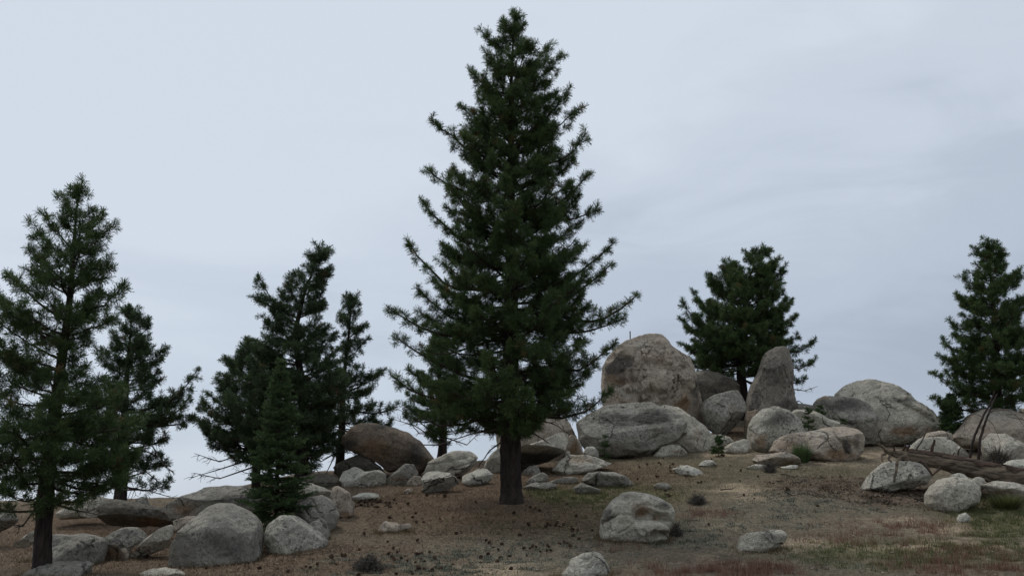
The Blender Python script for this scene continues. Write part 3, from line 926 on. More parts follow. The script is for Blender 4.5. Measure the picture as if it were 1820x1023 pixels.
B('boulder', 'flat pale ledge under the thick end of the log', 'pale',
  [(1750,862),(1762,856),(1773,854),(1800,855),(1828,862),(1840,885),(1790,890),(1762,874)], d=32.2, dk=1.0, planes=[(0,-0.7,-0.6,0.45)], stain=[(RU,1780,872,30,8,0.5)])
B('rock', 'white rock behind the log near the grey shrub', 'white',
  [(1784,825),(1793,818),(1808,815),(1835,816),(1840,838),(1795,838)], d=36.8, cat='rock', facets=2)
# --- foreground
B('boulder', 'cracked pale boulder with a hollow like an open mouth, alone on the slope', 'face',
  [(1066,955),(1068,930),(1075,906),(1087,891),(1105,877),(1126,873),(1148,877),(1171,886),(1189,896),(1195,908),(1193,922),(1187,934),(1185,946),(1181,955),(1156,968),(1120,967),(1085,963)], d=27.6, bury=0.12, dk=0.9, e=0.62, n=112, rough=0.55, facets=-1,
  feats=[('raise',[(1064,930),(1075,903),(1106,874),(1150,876),(1190,896),(1193,908),(1170,903),(1150,896),(1130,902),(1122,915),(1095,916),(1080,925)],0.06,3),
         ('recess',[(1124,922),(1128,904),(1142,899),(1156,900),(1172,908),(1192,911),(1196,926),(1184,932),(1158,925),(1136,927)],0.30,3.5),
         ('raise',[(1124,932),(1140,926),(1165,925),(1184,932),(1188,944),(1160,942),(1150,950),(1132,948)],0.20,2.5),
         ('recess',[(1148,952),(1162,944),(1190,946),(1188,957),(1158,960)],0.16,3),
         ('crack',[(1068,931),(1080,924),(1094,915)],1.8,0.08),('crack',[(1098,947),(1115,938),(1126,930)],1.5,0.06),('crack',[(1124,918),(1124,905),(1134,900)],1.4,0.05),
         ('crack',[(1138,936),(1146,942),(1150,950)],1.1,0.05),('crack',[(1160,938),(1150,943),(1143,950)],1.1,0.05)],
  stain=[(DK,1080,912,14,14,0.5),(DK,1115,885,25,10,0.35),(RU,1140,905,18,12,0.75),(RU,1178,922,10,10,0.7),(DK,1175,895,16,6,0.5),(PA,1095,940,30,14,0.4),(PA,1150,938,26,8,0.8)])
B('boulder', 'pale weathered boulder cut off by the bottom edge below the cracked boulder', 'speck',
  [(986,1030),(1007,1008),(1017,991),(1034,983),(1054,979),(1070,983),(1078,1000),(1086,1018),(1088,1040),(1000,1042)], d=23.6, bury=0.2, dk=0.9, n=64, stain=[(PA,1050,985,25,12,0.7)])
B('boulder', 'low flat grey-white boulder sunk among dry grass right of the cracked boulder', 'pale',
  [(1308,972),(1319,954),(1332,946),(1359,943),(1392,942),(1399,950),(1394,962),(1359,973),(1337,978)], dk=0.9, n=52, e=0.7, facets=-1, stain=[(DK,1370,950,30,8,0.35)])
B('rock', 'low reddish rubble rock on the bare slope below the angular block', 'tan',
  [(671,940),(682,926),(700,927),(714,932),(730,930),(732,936),(700,943),(675,945)], cat='rock', rough=2.0, dk=1.0, n=36)

# ------------------------------------------------------------------ trees
def norm(v):
    return v / (np.linalg.norm(v) + 1e-12)


class Tubes:
    def __init__(s):
        s.V, s.F, s.n = [], [], 0

    def add(s, pts, rad, sides=5):
        P = np.asarray(pts, float)
        rad = np.asarray(rad, float)
        T = np.gradient(P, axis=0)
        T /= np.linalg.norm(T, axis=1)[:, None] + 1e-12
        ref = np.array([0.0, 0.0, 1.0]) if abs(T[0, 2]) < 0.8 else np.array([1.0, 0.0, 0.0])
        U = np.cross(T, ref)
        U /= np.linalg.norm(U, axis=1)[:, None] + 1e-12
        Wv = np.cross(T, U)
        a = np.arange(sides) * 2 * pi / sides
        ring = P[:, None, :] + rad[:, None, None] * (np.cos(a)[None, :, None] * U[:, None, :] + np.sin(a)[None, :, None] * Wv[:, None, :])
        m = len(P)
        s.V.append(ring.reshape(-1, 3))
        idx = s.n + np.arange(m * sides).reshape(m, sides)
        nx = np.roll(idx, -1, 1)
        s.F.append(np.stack([idx[:-1], nx[:-1], nx[1:], idx[1:]], -1).reshape(-1, 4))
        s.n += m * sides

    def build(s, name, mat, parent, org):
        if not s.V:
            return None
        return mk(name, np.concatenate(s.V) - org, np.concatenate(s.F), mat, parent)


def tuft_templates(k, m, length, width, back, amin, amax, rg):
    out = []
    for _ in range(k):
        al = radians(1) * rg.uniform(amin, amax, m)
        az = rg.uniform(0, 2 * pi, m)
        L = length * rg.uniform(0.82, 1.05, m)
        z0 = -back * rg.uniform(0, 1, m)
        dirv = np.stack([np.sin(al) * np.cos(az), np.sin(al) * np.sin(az), np.cos(al)], -1)
        side = np.cross(dirv, rg.normal(size=(m, 3)))
        side /= np.linalg.norm(side, axis=1)[:, None]
        b0 = np.stack([0 * z0, 0 * z0, z0], -1)
        tip = b0 + dirv * L[:, None] + np.array([0, 0, 0.0])
        mid = b0 + dirv * L[:, None] * 0.15
        fw = np.stack([mid - side * width / 2, mid + side * width / 2, tip], 1)
        bw = np.stack([b0, tip - side * width / 2, tip + side * width / 2], 1)
        sel = rg.uniform(size=m) < 0.55
        out.append(np.where(sel[:, None, None], bw, fw))
    return np.array(out)          # (k, m, 3, 3)


def place_tufts(pos, dirs, scale, tmpl, rg):
    n = len(pos)
    Z = dirs / (np.linalg.norm(dirs, axis=1)[:, None] + 1e-9)
    R = rg.normal(size=(n, 3))
    X = np.cross(R, Z)
    X /= np.linalg.norm(X, axis=1)[:, None] + 1e-9
    Y = np.cross(Z, X)
    M = np.stack([X, Y, Z], 2) * scale[:, None, None]
    kk = rg.integers(0, len(tmpl), n)
    T = tmpl[kk]
    m = T.shape[1]
    V = np.einsum('nij,nmkj->nmki', M, T) + pos[:, None, None, :]
    return V.reshape(-1, 3), m * 3


RG = np.random.default_rng(5)
TUFT = tuft_templates(10, 46, 0.178, 0.0145, 0.12, 4, 112, RG)
TUFT_S = tuft_templates(10, 38, 0.178, 0.0185, 0.12, 4, 112, RG)


def curve_at(pts, t):
    k = t * (len(pts) - 1)
    i = int(min(max(math.floor(k), 0), len(pts) - 2))
    return pts[i] + (pts[i + 1] - pts[i]) * (k - i)


def limb_points(o, tip, sag, rg, n=9, wig=0.04):
    """from o to tip; sags below the chord first then turns up at the end"""
    t = np.linspace(0, 1, n)[:, None]
    P = o + (tip - o) * t
    L = np.linalg.norm(tip - o)
    P[:, 2] -= (sag * L * (t * (1 - t) * (0.6 + 0.9 * t)) * 2.2)[:, 0]
    w = np.cumsum(rg.normal(size=(n, 3)) * wig * L / n, axis=0)
    w -= w[-1] * t
    return P + w


def pine(label, base, d, trunk_px, outline, r0, seed, tips=(), dead=(), whorl=0.38, per=5, fill=0.92, mat=NEEDLE, tscale=1.0,
         sec=0.165, lmin=0.5, tmpl=TUFT, group='pine trees on the hillside', crown_low=None, extra_stems=(), drop=0.0, low_bare=0.0):
    rg = np.random.default_rng(seed)
    tp = np.array(trunk_px, float)
    if base is None:
        P0 = hit(*tp[0])
        d = float(P0[1])
    Tp = pix(tp[:, 0], tp[:, 1], d)
    gzb = gz(Tp[0, 0], d)
    # resample the trunk smoothly, foot sunk in the ground
    if Tp[0, 2] > gzb - 0.25:
        foot = Tp[0].copy()
        foot[2] = gzb - 0.3
        Tp = np.vstack([foot, Tp])
    seg = np.concatenate([[0], np.cumsum(np.linalg.norm(np.diff(Tp, axis=0), axis=1))])
    ns = 60
    s = np.linspace(0, seg[-1], ns)
    TP = np.stack([np.interp(s, seg, Tp[:, i]) for i in range(3)], -1)
    ker = np.exp(-np.linspace(-1.6, 1.6, 9) ** 2)
    ker /= ker.sum()
    for i in range(3):
        c = np.convolve(np.pad(TP[:, i], 4, mode='reflect', reflect_type='odd'), ker, 'valid')
        TP[:, i] = c
    TP[:, 1] += 0.10 * np.sin(np.linspace(0, 5, ns) + seed) * np.linspace(0, 1, ns)
    TP[:, 0] += 0.04 * np.sin(np.linspace(0, 9, ns) + seed * 2)
    Lt = seg[-1]
    tt = np.linspace(0, 1, ns)
    rad = r0 * (1 - tt) ** 1.05 * 0.94 + 0.012
    rad += r0 * 0.17 * np.exp(-(s - 0.3) / 0.3) * (s < 4)
    org = np.array([Tp[0, 0], d, gzb])
    root = empty('pine_tree', org, label, 'pine tree', group)
    # trunk with bark plates
    sides, rings = (40, 260) if r0 > 0.25 else (20, 120)
    tr = np.linspace(0, 1, rings)
    C = np.stack([np.interp(tr, tt, TP[:, i]) for i in range(3)], -1)
    Rr = np.interp(tr, tt, rad)
    a = np.arange(sides) * 2 * pi / sides
    Vv = C[:, None, :] + Rr[:, None, None] * np.stack([np.cos(a), np.sin(a), 0 * a], -1)[None]
    flat = Vv.reshape(-1, 3)
    q = np.stack([np.tile(np.cos(a), rings) * 2.2, np.tile(np.sin(a), rings) * 2.2, flat[:, 2] * 1.1], -1)
    pl = np.abs(fbm(q * np.array([1.6, 1.6, 1.0]), seed, 4)) 
    big = fbm(q * 0.5, seed + 4, 2)
    nr = np.tile(np.stack([np.cos(a), np.sin(a), 0 * a], -1), (rings, 1))
    amp = np.repeat(Rr, sides)
    flat = flat + nr * ((np.clip(pl, 0, 0.3) - 0.15) * 0.5 * amp + big * 0.10 * amp)[:, None]
    idx = np.arange(rings * sides).reshape(rings, sides)
    nx = np.roll(idx, -1, 1)
    F = np.stack([idx[:-1], nx[:-1], nx[1:], idx[1:]], -1).reshape(-1, 4)
    mk('trunk', flat - org, F, BARK, root)
    tubes = Tubes()
    tpos, tdir, tsc, ttint = [], [], [], []
    out = np.array(outline, float)
    rows_t = proj(TP)[1]
    m_px = d / FPX * 1.02

    def trunk_at_row(row):
        i = np.argmin(np.abs(rows_t - row))
        return TP[i], rad[i], i / (ns - 1)

    def extents(row):
        xl = np.interp(row, out[:, 0], out[:, 1])
        xr = np.interp(row, out[:, 0], out[:, 2])
        return xl, xr

    def dress(P, L, r, dens=1.0, bare=0.3):
        """side twigs and needle tufts along a limb"""
        n = len(P)
        tubes.add(P, np.linspace(r, max(0.008, r * 0.22), n), 5 if r > 0.03 else 4)
        br_tint = rg.uniform(-0.16, 0.16)
        hd = norm((P[-1] - P[0]) * np.array([1, 1, 0]) + 1e-6)
        side = np.array([-hd[1], hd[0], 0])
        t = bare + rg.uniform(0, 0.05)
        sgn = 1
        while t < 0.99:
            p = curve_at(P, t)
            ls = (0.18 + 0.42 * (1 - t) * min(L, 2.6) ) * rg.uniform(0.6, 1.15)
            ang = radians(rg.uniform(35, 68))
            dv = hd * cos(ang) + side * sgn * sin(ang)
            up = rg.uniform(-0.05, 0.55)
            dv = norm(dv + np.array([0, 0, up]))
            q1 = p + dv * ls * 0.55
            q2 = p + dv * ls + np.array([0, 0, 0.18 * ls + 0.03])
            tubes.add([p, q1, q2], [0.012, 0.009, 0.006], 3)
            if rg.uniform() < dens:
                add_t(q2, q2 - q1 + np.array([0, 0, 0.10]), br_tint)
            # more tufts along the twig and on its own short spurs
            k = int(ls / 0.18 + rg.uniform())
            for j in range(k):
                f = rg.uniform(0.35, 0.95)
                b = p + (q1 - p) * (f / 0.55) if f < 0.55 else q1 + (q2 - q1) * ((f - 0.55) / 0.45)
                sv = norm(dv + rg.normal(size=3) * 0.75 + np.array([0, 0, 0.35]))
                e_ = b + sv * rg.uniform(0.10, 0.22)
                tubes.add([b, e_], [0.007, 0.005], 3)
                if rg.uniform() < dens:
                    add_t(e_, sv, br_tint)
            sgn = -sgn if rg.uniform() < 0.85 else sgn
            t += sec / L * rg.uniform(0.7, 1.3)
        add_t(P[-1], P[-1] - P[-2] + np.array([0, 0, 0.03]), br_tint)
        for _ in range(5):
            add_t(P[-1] + rg.normal(size=3) * 0.05 - (P[-1] - P[-2]) * rg.uniform(0.3, 2.2) / (np.linalg.norm(P[-1] - P[-2]) + 1e-6) * 0.2, P[-1] - P[-2] + rg.normal(size=3) * 0.1 + np.array([0, 0, 0.1]), br_tint)

    def add_t(p, v, bt=0.0):
        tpos.append(p)
        tdir.append(norm(np.asarray(v, float)))
        tsc.append(tscale * rg.uniform(0.8, 1.3))
        ttint.append(np.clip(0.42 + bt + rg.normal() * 0.14, 0, 0.93) if rg.uniform() > 0.012 else 1.0)

    top_row, low_row = out[0, 0], out[-1, 0]
    # explicit limbs whose tips are read off the silhouette
    for (txp, tyr) in tips:
        fr = (tyr - top_row) / (low_row - top_row)
        o_, r_, ti = trunk_at_row(tyr)
        dx = abs(txp - proj(o_)[0])
        orow = tyr + dx * max(0.05, 0.90 - 0.85 * min(1, fr * 1.15) + rg.uniform(-0.3, 0.3)) + 4
        o_, r_, ti = trunk_at_row(min(orow, low_row + 10))
        dd = d + rg.uniform(-0.35, 0.35) * dx * m_px
        tipw = pix(txp, tyr, dd)
        L = np.linalg.norm(tipw - o_)
        P = limb_points(o_, tipw, 0.10 + 0.12 * fr + rg.uniform(-0.08, 0.12), rg, wig=0.18)
        dress(P, L, min(r_ * 0.5, 0.014 + 0.017 * L), 1.0, 0.28)
    # whorls filling the crown
    z_hi, z_lo = np.interp(top_row + 6, rows_t[::-1], TP[::-1, 2]), np.interp(low_row, rows_t[::-1], TP[::-1, 2])
    z = z_hi
    while z > z_lo:
        i = np.argmin(np.abs(TP[:, 2] - z))
        fr = (z_hi - z) / (z_hi - z_lo + 1e-6)
        a0 = rg.uniform(0, 2 * pi)
        xl, xr = extents(np.interp(z, TP[:, 2], rows_t))
        nper = int(round(per * np.clip((xr - xl) * m_px / 3.4, 0.5, 1.35)))
        for b in range(nper):
            az = a0 + b * 2 * pi / nper + rg.uniform(-0.35, 0.35)
            zt = z + rg.uniform(-0.2, 0.2)
            row_t = float(np.interp(zt, TP[:, 2], rows_t))
            cen_ = np.array([np.interp(zt, TP[:, 2], TP[:, k_]) for k_ in range(3)])
            px0 = float(proj(cen_)[0])
            xl, xr = extents(row_t)
            ext = (xr - px0) if cos(az) > 0 else (px0 - xl)
            dep = 0.5 * (max(xr - px0, 4) + max(px0 - xl, 4))
            Lp = 1 / sqrt((cos(az) / max(ext, 4)) ** 2 + (sin(az) / dep) ** 2)
            L = max(Lp * m_px * fill * rg.uniform(lmin, 1.0), 0.16)
            rise = (0.95 - 1.0 * min(1.0, fr * 1.05)) + rg.uniform(-0.22, 0.3)
            zo = np.clip(zt - rise * L, z_lo - 0.25, TP[-1, 2] - 0.1)
            i2 = int(np.argmin(np.abs(TP[:, 2] - zo)))
            o_ = TP[i2]
            tip = np.array([cen_[0] + cos(az) * L, cen_[1] + sin(az) * L, zt])
            L = float(np.linalg.norm(tip - o_))
            P = limb_points(o_, tip, 0.06 + 0.16 * fr, rg, 7, wig=0.1)
            if rg.uniform() < drop * (0.3 + fr):
                continue
            if rg.uniform() < low_bare * max(0, fr - 0.75) * 4:
                deadlimb(tubes, P, 0.02, rg)
                continue
            dress(P, L, min(rad[i2] * 0.55, 0.010 + 0.013 * L), 1.0, 0.25 if L > 1 else 0.12)
        z -= whorl * rg.uniform(0.75, 1.25) * (0.6 + 0.4 * min(1, fr * 3))
    # leader
    for k in range(7):
        add_t(TP[-1] - np.array([0, 0, 0.09 * k]), np.array([rg.normal() * 0.25, rg.normal() * 0.25, 1.0]))
    dt = Tubes()
    for pts in dead:
        W_ = [pix(x, y, d - 0.2 + 0.1 * j) for j, (x, y) in enumerate(pts)]
        W_ = np.array(W_)
        sg = np.linspace(0, 1, 9)
        kk = np.linspace(0, 1, len(W_))
        P = np.stack([np.interp(sg, kk, W_[:, i]) for i in range(3)], -1)
        o_, r_, _ = trunk_at_row(pts[0][1])
        deadlimb(dt, P, 0.035, rg, forks=9)
    for pts, rr in extra_stems:
        W_ = np.array([pix(x, y, d + 0.5) for (x, y) in pts])
        sg = np.linspace(0, 1, 24)
        P = np.stack([np.interp(sg, np.linspace(0, 1, len(W_)), W_[:, i]) for i in range(3)], -1)
        st_ = Tubes()
        st_.add(P, np.linspace(rr, rr * 0.45, 24), 14)
        st_.build('trunk', BARK, root, org)
    tag(tubes.build('branches', TWIG, root, org), None, kind='stuff')
    if dt.V:
        tag(dt.build('dead_branches', DEADW, root, org), None, kind='stuff')
    tpos, tdir, tsc, ttint = map(np.array, (tpos, tdir, tsc, ttint))
    V, per_t = place_tufts(tpos, tdir, tsc, tmpl, rg)
    o = mk('crown', V - org, np.arange(len(V)).reshape(-1, 3), mat, root, smooth=False)
    fattr(o, 'tint', np.repeat(ttint, per_t))
    o['kind'] = 'stuff'
    return root, len(tpos)


def deadlimb(tb, P, r, rg, forks=6):
    tb.add(P, np.linspace(r, r * 0.25, len(P)), 5)
    L = np.linalg.norm(P[-1] - P[0])
    hd = norm(P[-1] - P[0])
    for _ in range(forks):
        t = rg.uniform(0.2, 0.98)
        p = curve_at(P, t)
        dv = norm(hd + rg.normal(size=3) * 0.75)
        ls = L * rg.uniform(0.12, 0.35) * (1.1 - t * 0.6)
        q = p + dv * ls * 0.5
        e_ = q + norm(dv + rg.normal(size=3) * 0.4) * ls * 0.5
        tb.add([p, q, e_], [r * 0.4, r * 0.28, r * 0.15], 3)
        if rg.uniform() < 0.6:
            e2 = q + norm(dv + rg.normal(size=3) * 0.8) * ls * 0.4
            tb.add([q, e2], [r * 0.25, r * 0.12], 3)


cnt = []
cnt.append(pine('tall dark pine, biggest of all, with a thick bare trunk rising from needle litter', None, None,
    [(910, 893), (909, 760), (908, 600), (906, 450), (907, 300), (910, 150), (916, 26)],
    [(20,905,925),(50,882,945),(70,868,948),(100,852,1002),(125,842,1002),(160,845,1010),(185,822,1005),(215,795,1036),(250,800,1042),(300,778,1048),(350,765,1058),(380,775,1062),(430,740,1085),(490,742,1078),(545,712,1110),(600,702,1085),(660,700,1088),(700,712,1080),(730,726,1052),(752,748,1010),(772,790,960)],
    0.37, 11, tips=[(858,60),(838,122),(820,186),(768,214),(757,298),(748,354),(722,424),(740,512),(688,545),(705,600),(697,668),(722,722),(1003,98),(1010,162),(1034,190),(1040,240),(1048,308),(1064,374),(1093,430),(1085,470),(1135,522),(1110,565),(1093,612),(1086,692),(975,80),(890,70)],
    dead=[[(905,770),(940,745),(985,752),(1010,770)],[(905,775),(870,800),(850,830)],[(905,760),(840,770),(780,790)],[(912,775),(950,770),(980,790)]], fill=0.95))
cnt.append(pine('near pine with dense crown and dark trunk among rocks at the left edge', 1, 24.8,
    [(70, 1050), (78, 950), (92, 800), (106, 650), (118, 540), (130, 430), (142, 328)],
    [(320,134,152),(345,116,166),(380,88,186),(400,66,198),(440,44,198),(480,14,212),(510,0,220),(560,-40,185),(592,-60,150),(640,-70,152),(668,-80,205),(700,-90,232),(750,-100,258),(800,-100,250),(850,-80,238),(880,-60,215),(898,-40,170)],
    0.24, 23, tips=[(62,400),(110,345),(12,485),(182,388),(200,402),(195,460),(222,500),(202,565),(250,745),(240,800),(200,860)], dead=[[(80,890),(130,905),(180,915)],[(80,880),(40,935),(10,930)]], fill=0.98, lmin=0.48, drop=0.12, tscale=0.95))
cnt.append(pine('pine with a long upswept right bough standing behind the dark overhanging slab', 1, 36.5,
    [(212, 905), (216, 830), (222, 740), (228, 650), (234, 552)],
    [(546,224,244),(570,200,270),(600,188,272),(640,180,296),(665,178,330),(700,172,335),(740,176,340),(780,186,296),(820,192,290),(850,196,285)],
    0.27, 31, tips=[(230,550),(266,566),(298,618),(352,655),(325,690),(338,705),(345,740),(180,620),(295,775),(298,815),(302,850)],
    dead=[[(218,850),(260,838),(300,870)],[(216,870),(260,870),(310,885)],[(220,800),(270,790),(305,845)],[(218,860),(190,870),(165,866)],[(222,790),(270,805),(310,842)]], mat=NEEDLE_B, tmpl=TUFT_S, low_bare=0.4))
cnt.append(pine('bushy pine with a crooked leaning top behind the small fir', 1, 37.5,
    [(532, 880), (538, 780), (540, 690), (524, 590), (538, 520), (570, 440)],
    [(434,556,584),(470,545,588),(490,480,588),(520,462,586),(560,464,588),(600,448,605),(640,412,620),(680,400,628),(720,378,632),(760,376,612),(800,396,590),(835,430,575)],
    0.26, 41, tips=[(582,442),(553,448),(587,478),(460,490),(452,527),(470,560),(580,540),(440,603),(402,635),(388,665),(372,700),(360,712),(352,742),(600,590)], mat=NEEDLE_B, dead=[[(536,800),(590,760),(625,770)],[(536,790),(560,830),(575,850)]], tmpl=TUFT_S, lmin=0.6, low_bare=0.3))
cnt.append(pine('slim pine with a bare upper stem left of the rusty brown boulder', 1, 41.0,
    [(602, 845), (606, 760), (612, 690), (618, 610), (622, 524)],
    [(519,614,630),(540,606,642),(570,602,648),(600,610,646),(625,606,640),(645,585,655),(660,572,682),(700,560,672),(740,562,704),(770,570,680),(800,575,645)],
    0.19, 47, tips=[(650,575),(648,605),(685,655),(660,690),(704,722),(698,745),(570,690),(580,740)], dead=[[(606,770),(570,780),(545,810)],[(606,780),(640,770),(660,760)],[(604,800),(570,820),(550,800)],[(604,790),(585,830),(575,850)]], mat=NEEDLE_B, tmpl=TUFT_S, drop=0.1, lmin=0.6, fill=1.0, low_bare=0.5))
cnt.append(pine('short spreading pine left of the crooked-topped pine with bare low twigs', 1, 39.0,
    [(456, 890), (452, 800), (446, 710), (440, 612)],
    [(600,432,448),(640,405,470),(680,390,490),(720,372,490),(760,362,490),(800,370,480),(835,392,470)],
    0.2, 53, tips=[(440,604),(402,640),(386,670),(358,716),(350,745),(372,790),(365,770)], dead=[[(448,800),(390,820),(345,805)],[(448,830),(390,850),(345,840)],[(448,815),(385,835),(340,848)]], mat=NEEDLE_B, tmpl=TUFT_S, lmin=0.6, fill=1.0, per=6, low_bare=0.2))
cnt.append(pine('pine half hidden behind the left side of the tall pine, bare bough pointing left', 1, 44.0,
    [(787, 825), (786, 760), (784, 680), (782, 590)],
    [(585,775,792),(620,755,812),(660,742,828),(700,728,842),(740,724,842),(780,755,825),(800,765,810)],
    0.22, 59, tips=[(725,700),(720,730),(745,660)], dead=[[(784,785),(735,755),(690,742)],[(784,780),(740,745),(705,725)],[(784,790),(745,790),(765,812)],[(786,775),(830,790),(850,770)],[(785,770),(745,770),(720,740)]], tmpl=TUFT_S, low_bare=0.3))
cnt.append(pine('broad rounded pine growing on the outcrop behind the tooth-like pillar', 1, 50.0,
    [(1322, 720), (1318, 660), (1318, 580), (1328, 510), (1350, 446)],
    [(440,1338,1362),(460,1290,1392),(480,1266,1394),(510,1236,1395),(540,1216,1400),(570,1209,1412),(600,1209,1418),(630,1213,1420),(652,1228,1405),(668,1250,1380)],
    0.33, 61, tips=[(1352,443),(1335,455),(1285,464),(1372,470),(1393,480),(1300,470),(1262,488),(1230,514),(1212,530),(1208,565),(1210,610),(1220,640),(1408,530),(1417,560),(1420,600),(1446,605),(1447,640),(1432,672)],
    dead=[[(1400,690),(1430,694),(1454,686)],[(1322,680),(1290,675),(1270,690)],[(1330,680),(1350,690),(1345,710)],[(1325,690),(1300,700),(1285,690)],[(1405,715),(1420,712),(1435,724)]], extra_stems=[([(1366,705),(1362,660),(1350,600)],0.22)], fill=1.02, lmin=0.62, tmpl=TUFT_S, tscale=1.05))
cnt.append(pine('open-crowned pine at the right edge above the leaning dead stems', 1, 44.5,
    [(1776, 775), (1772, 680), (1768, 600), (1764, 520), (1758, 425)],
    [(418,1750,1768),(445,1732,1786),(470,1728,1805),(490,1718,1825),(520,1704,1845),(560,1694,1850),(600,1684,1860),(630,1676,1865),(660,1666,1865),(690,1684,1860),(715,1705,1850),(728,1712,1840)],
    0.3, 67, tips=[(1732,440),(1780,445),(1713,490),(1812,480),(1698,522),(1690,572),(1675,600),(1672,632),(1656,662),(1658,706),(1690,690),(1820,550)], drop=0.1, sec=0.14, whorl=0.38, tmpl=TUFT_S, fill=0.9))



# ------------------------------------------------------------------ firs and seedlings
def needle_strip(p, q, nl, width, count, rg, flatness=0.7):
    """needles along a twig from p to q, returned as triangles"""
    t = rg.uniform(0.0, 1.0, count)
    P = p + (q - p) * t[:, None]
    ax = norm(q - p)
    r = rg.normal(size=(count, 3))
    r[:, 2] = r[:, 2] * flatness + 0.25
    r -= (r @ ax)[:, None] * ax
    r /= np.linalg.norm(r, axis=1)[:, None] + 1e-9
    dv = r * 0.9 + ax * 0.55
    dv /= np.linalg.norm(dv, axis=1)[:, None]
    L = nl * rg.uniform(0.7, 1.2, count)
    sd = np.cross(dv, rg.normal(size=(count, 3)))
    sd /= np.linalg.norm(sd, axis=1)[:, None] + 1e-9
    return np.stack([P - sd * width / 2, P + sd * width / 2, P + dv * L[:, None]], 1).reshape(-1, 3)


def fir(name, label, foot, top, outline, d, seed, layers, per, nl=0.045, nw=0.014, dens=1.0, group=None, mat=FIRN, cat='fir tree', r0=0.07, droop=0.1, zfoot=None):
    rg = np.random.default_rng(seed)
    b = pix(foot[0], foot[1], d)
    t_ = pix(top[0], top[1], d)
    b2 = b.copy()
    if zfoot is None:
        b2[2] = min(b[2], gz(b[0], d)) - 0.05
    else:
        b2[2] = zfoot
    org = b2 + np.array([0, 0, 0.05])
    root = empty(name, org, label, cat, group)
    tr = Tubes()
    nT = 14
    TP = b2 + (t_ - b2) * np.linspace(0, 1, nT)[:, None]
    TP[1:-1, :2] += rg.normal(size=(nT - 2, 2)) * 0.006 * np.linalg.norm(t_ - b2)
    tr.add(TP, np.linspace(r0, 0.006, nT), 8)
    tr.build('trunk', BARK, root, org)
    out = np.array(outline, float)
    bt = Tubes()
    tris, tint = [], []
    m_px = d / FPX * 1.02
    for k in range(layers):
        f = (k + rg.uniform(0, 0.6)) / layers
        row = out[0, 0] + (out[-1, 0] - out[0, 0]) * f
        i = np.interp(row, [top[1], foot[1]], [nT - 1, 0])
        o_ = curve_at(TP, i / (nT - 1))
        px0 = proj(o_)[0]
        xl, xr = np.interp(row, out[:, 0], out[:, 1]), np.interp(row, out[:, 0], out[:, 2])
        a0 = rg.uniform(0, 6.28)
        for j in range(per):
            az = a0 + j * 2 * pi / per + rg.uniform(-0.3, 0.3)
            o_ = curve_at(TP, np.clip(i / (nT - 1) + rg.uniform(-0.6, 0.6) / layers, 0, 1))
            ext = max((xr - px0) if cos(az) > 0 else (px0 - xl), 3)
            dep = max((xr - xl) / 2, 3)
            L = m_px / sqrt((cos(az) / ext) ** 2 + (sin(az) / dep) ** 2) * rg.uniform(0.75, 1.05)
            rise = 0.5 * (1 - f) - droop * f + rg.uniform(-0.15, 0.15)
            tip = o_ + np.array([cos(az) * L, sin(az) * L, rise * L])
            P = limb_points(o_, tip, 0.10, rg, 6)
            bt.add(P, np.linspace(0.006 + 0.012 * L, 0.004, 6), 4)
            hd = norm(P[-1] - P[0])
            sd = norm(np.cross(hd, [0, 0, 1.0]))
            bt0 = rg.uniform(-0.2, 0.2)
            segs = [(curve_at(P, 0.2), curve_at(P, 0.6)), (curve_at(P, 0.6), P[-1])]
            nt_ = max(4, int(L / 0.06))
            for q in range(nt_):
                tt_ = 0.15 + 0.83 * (q + rg.uniform(0, 0.8)) / nt_
                p = curve_at(P, tt_)
                sg = 1 if q % 2 else -1
                ll = (0.10 + 0.42 * (1 - tt_) * L) * rg.uniform(0.7, 1.1)
                dv = norm(hd * 0.75 + sd * sg * rg.uniform(0.6, 1.0) + np.array([0, 0, rg.uniform(-0.35, 0.35)]))
                segs.append((p, p + dv * ll))
            for (p, q) in segs:
                ln = np.linalg.norm(q - p)
                c = max(6, int(ln / 0.0042 * dens))
                T = needle_strip(p, q, nl, nw, c, rg)
                tris.append(T)
                tint.append(np.full(len(T), np.clip(0.45 + bt0 + rg.normal() * 0.15, 0, 1)))
    tag(bt.build('branches', TWIG, root, org), None, kind='stuff')
    V = np.concatenate(tris) - org
    o = mk('crown', V, np.arange(len(V)).reshape(-1, 3), mat, root, smooth=False)
    fattr(o, 'tint', np.concatenate(tint))
    o['kind'] = 'stuff'
    return root


fir('fir_tree', 'small green fir with layered flat boughs growing between the left boulders', (492, 920), (500, 640),
    [(640,497,503),(670,484,516),(710,470,526),(750,458,536),(790,446,546),(830,436,556),(865,428,566),(895,424,585)], 29.2, 71, 34, 7, nl=0.065, nw=0.02, dens=0.7)
fir('fir_tree', 'dense round-topped young fir between the great dome and the buff boulder', (1692, 775), (1690, 702),
    [(702,1686,1694),(715,1675,1705),(735,1669,1712),(755,1669,1712),(768,1674,1706)], 44.5, 73, 24, 9, nl=0.08, nw=0.026, dens=0.7)
fir('fir_sapling', 'little fir sapling standing on the rocks above the whaleback boulder', (1437, 772), (1436, 727),
    [(727,1434,1438),(740,1425,1446),(755,1419,1452),(766,1424,1448)], 42.3, 74, 8, 6, nl=0.06, nw=0.02, cat='sapling', r0=0.03)
fir('fir_sapling', 'green seedling in the cleft between the pillar and the dark-stained shoulder', (1478, 752), (1456, 722),
    [(722,1450,1462),(732,1452,1470),(745,1460,1480)], 44.0, 75, 6, 6, nl=0.07, nw=0.024, cat='sapling', r0=0.02)
fir('fir_sapling', 'tiny green seedling on the crest of the whaleback boulder', (1500, 760), (1499, 747),
    [(747,1496,1502),(755,1493,1506)], 42.8, 76, 4, 5, nl=0.06, nw=0.022, cat='sapling', r0=0.015)
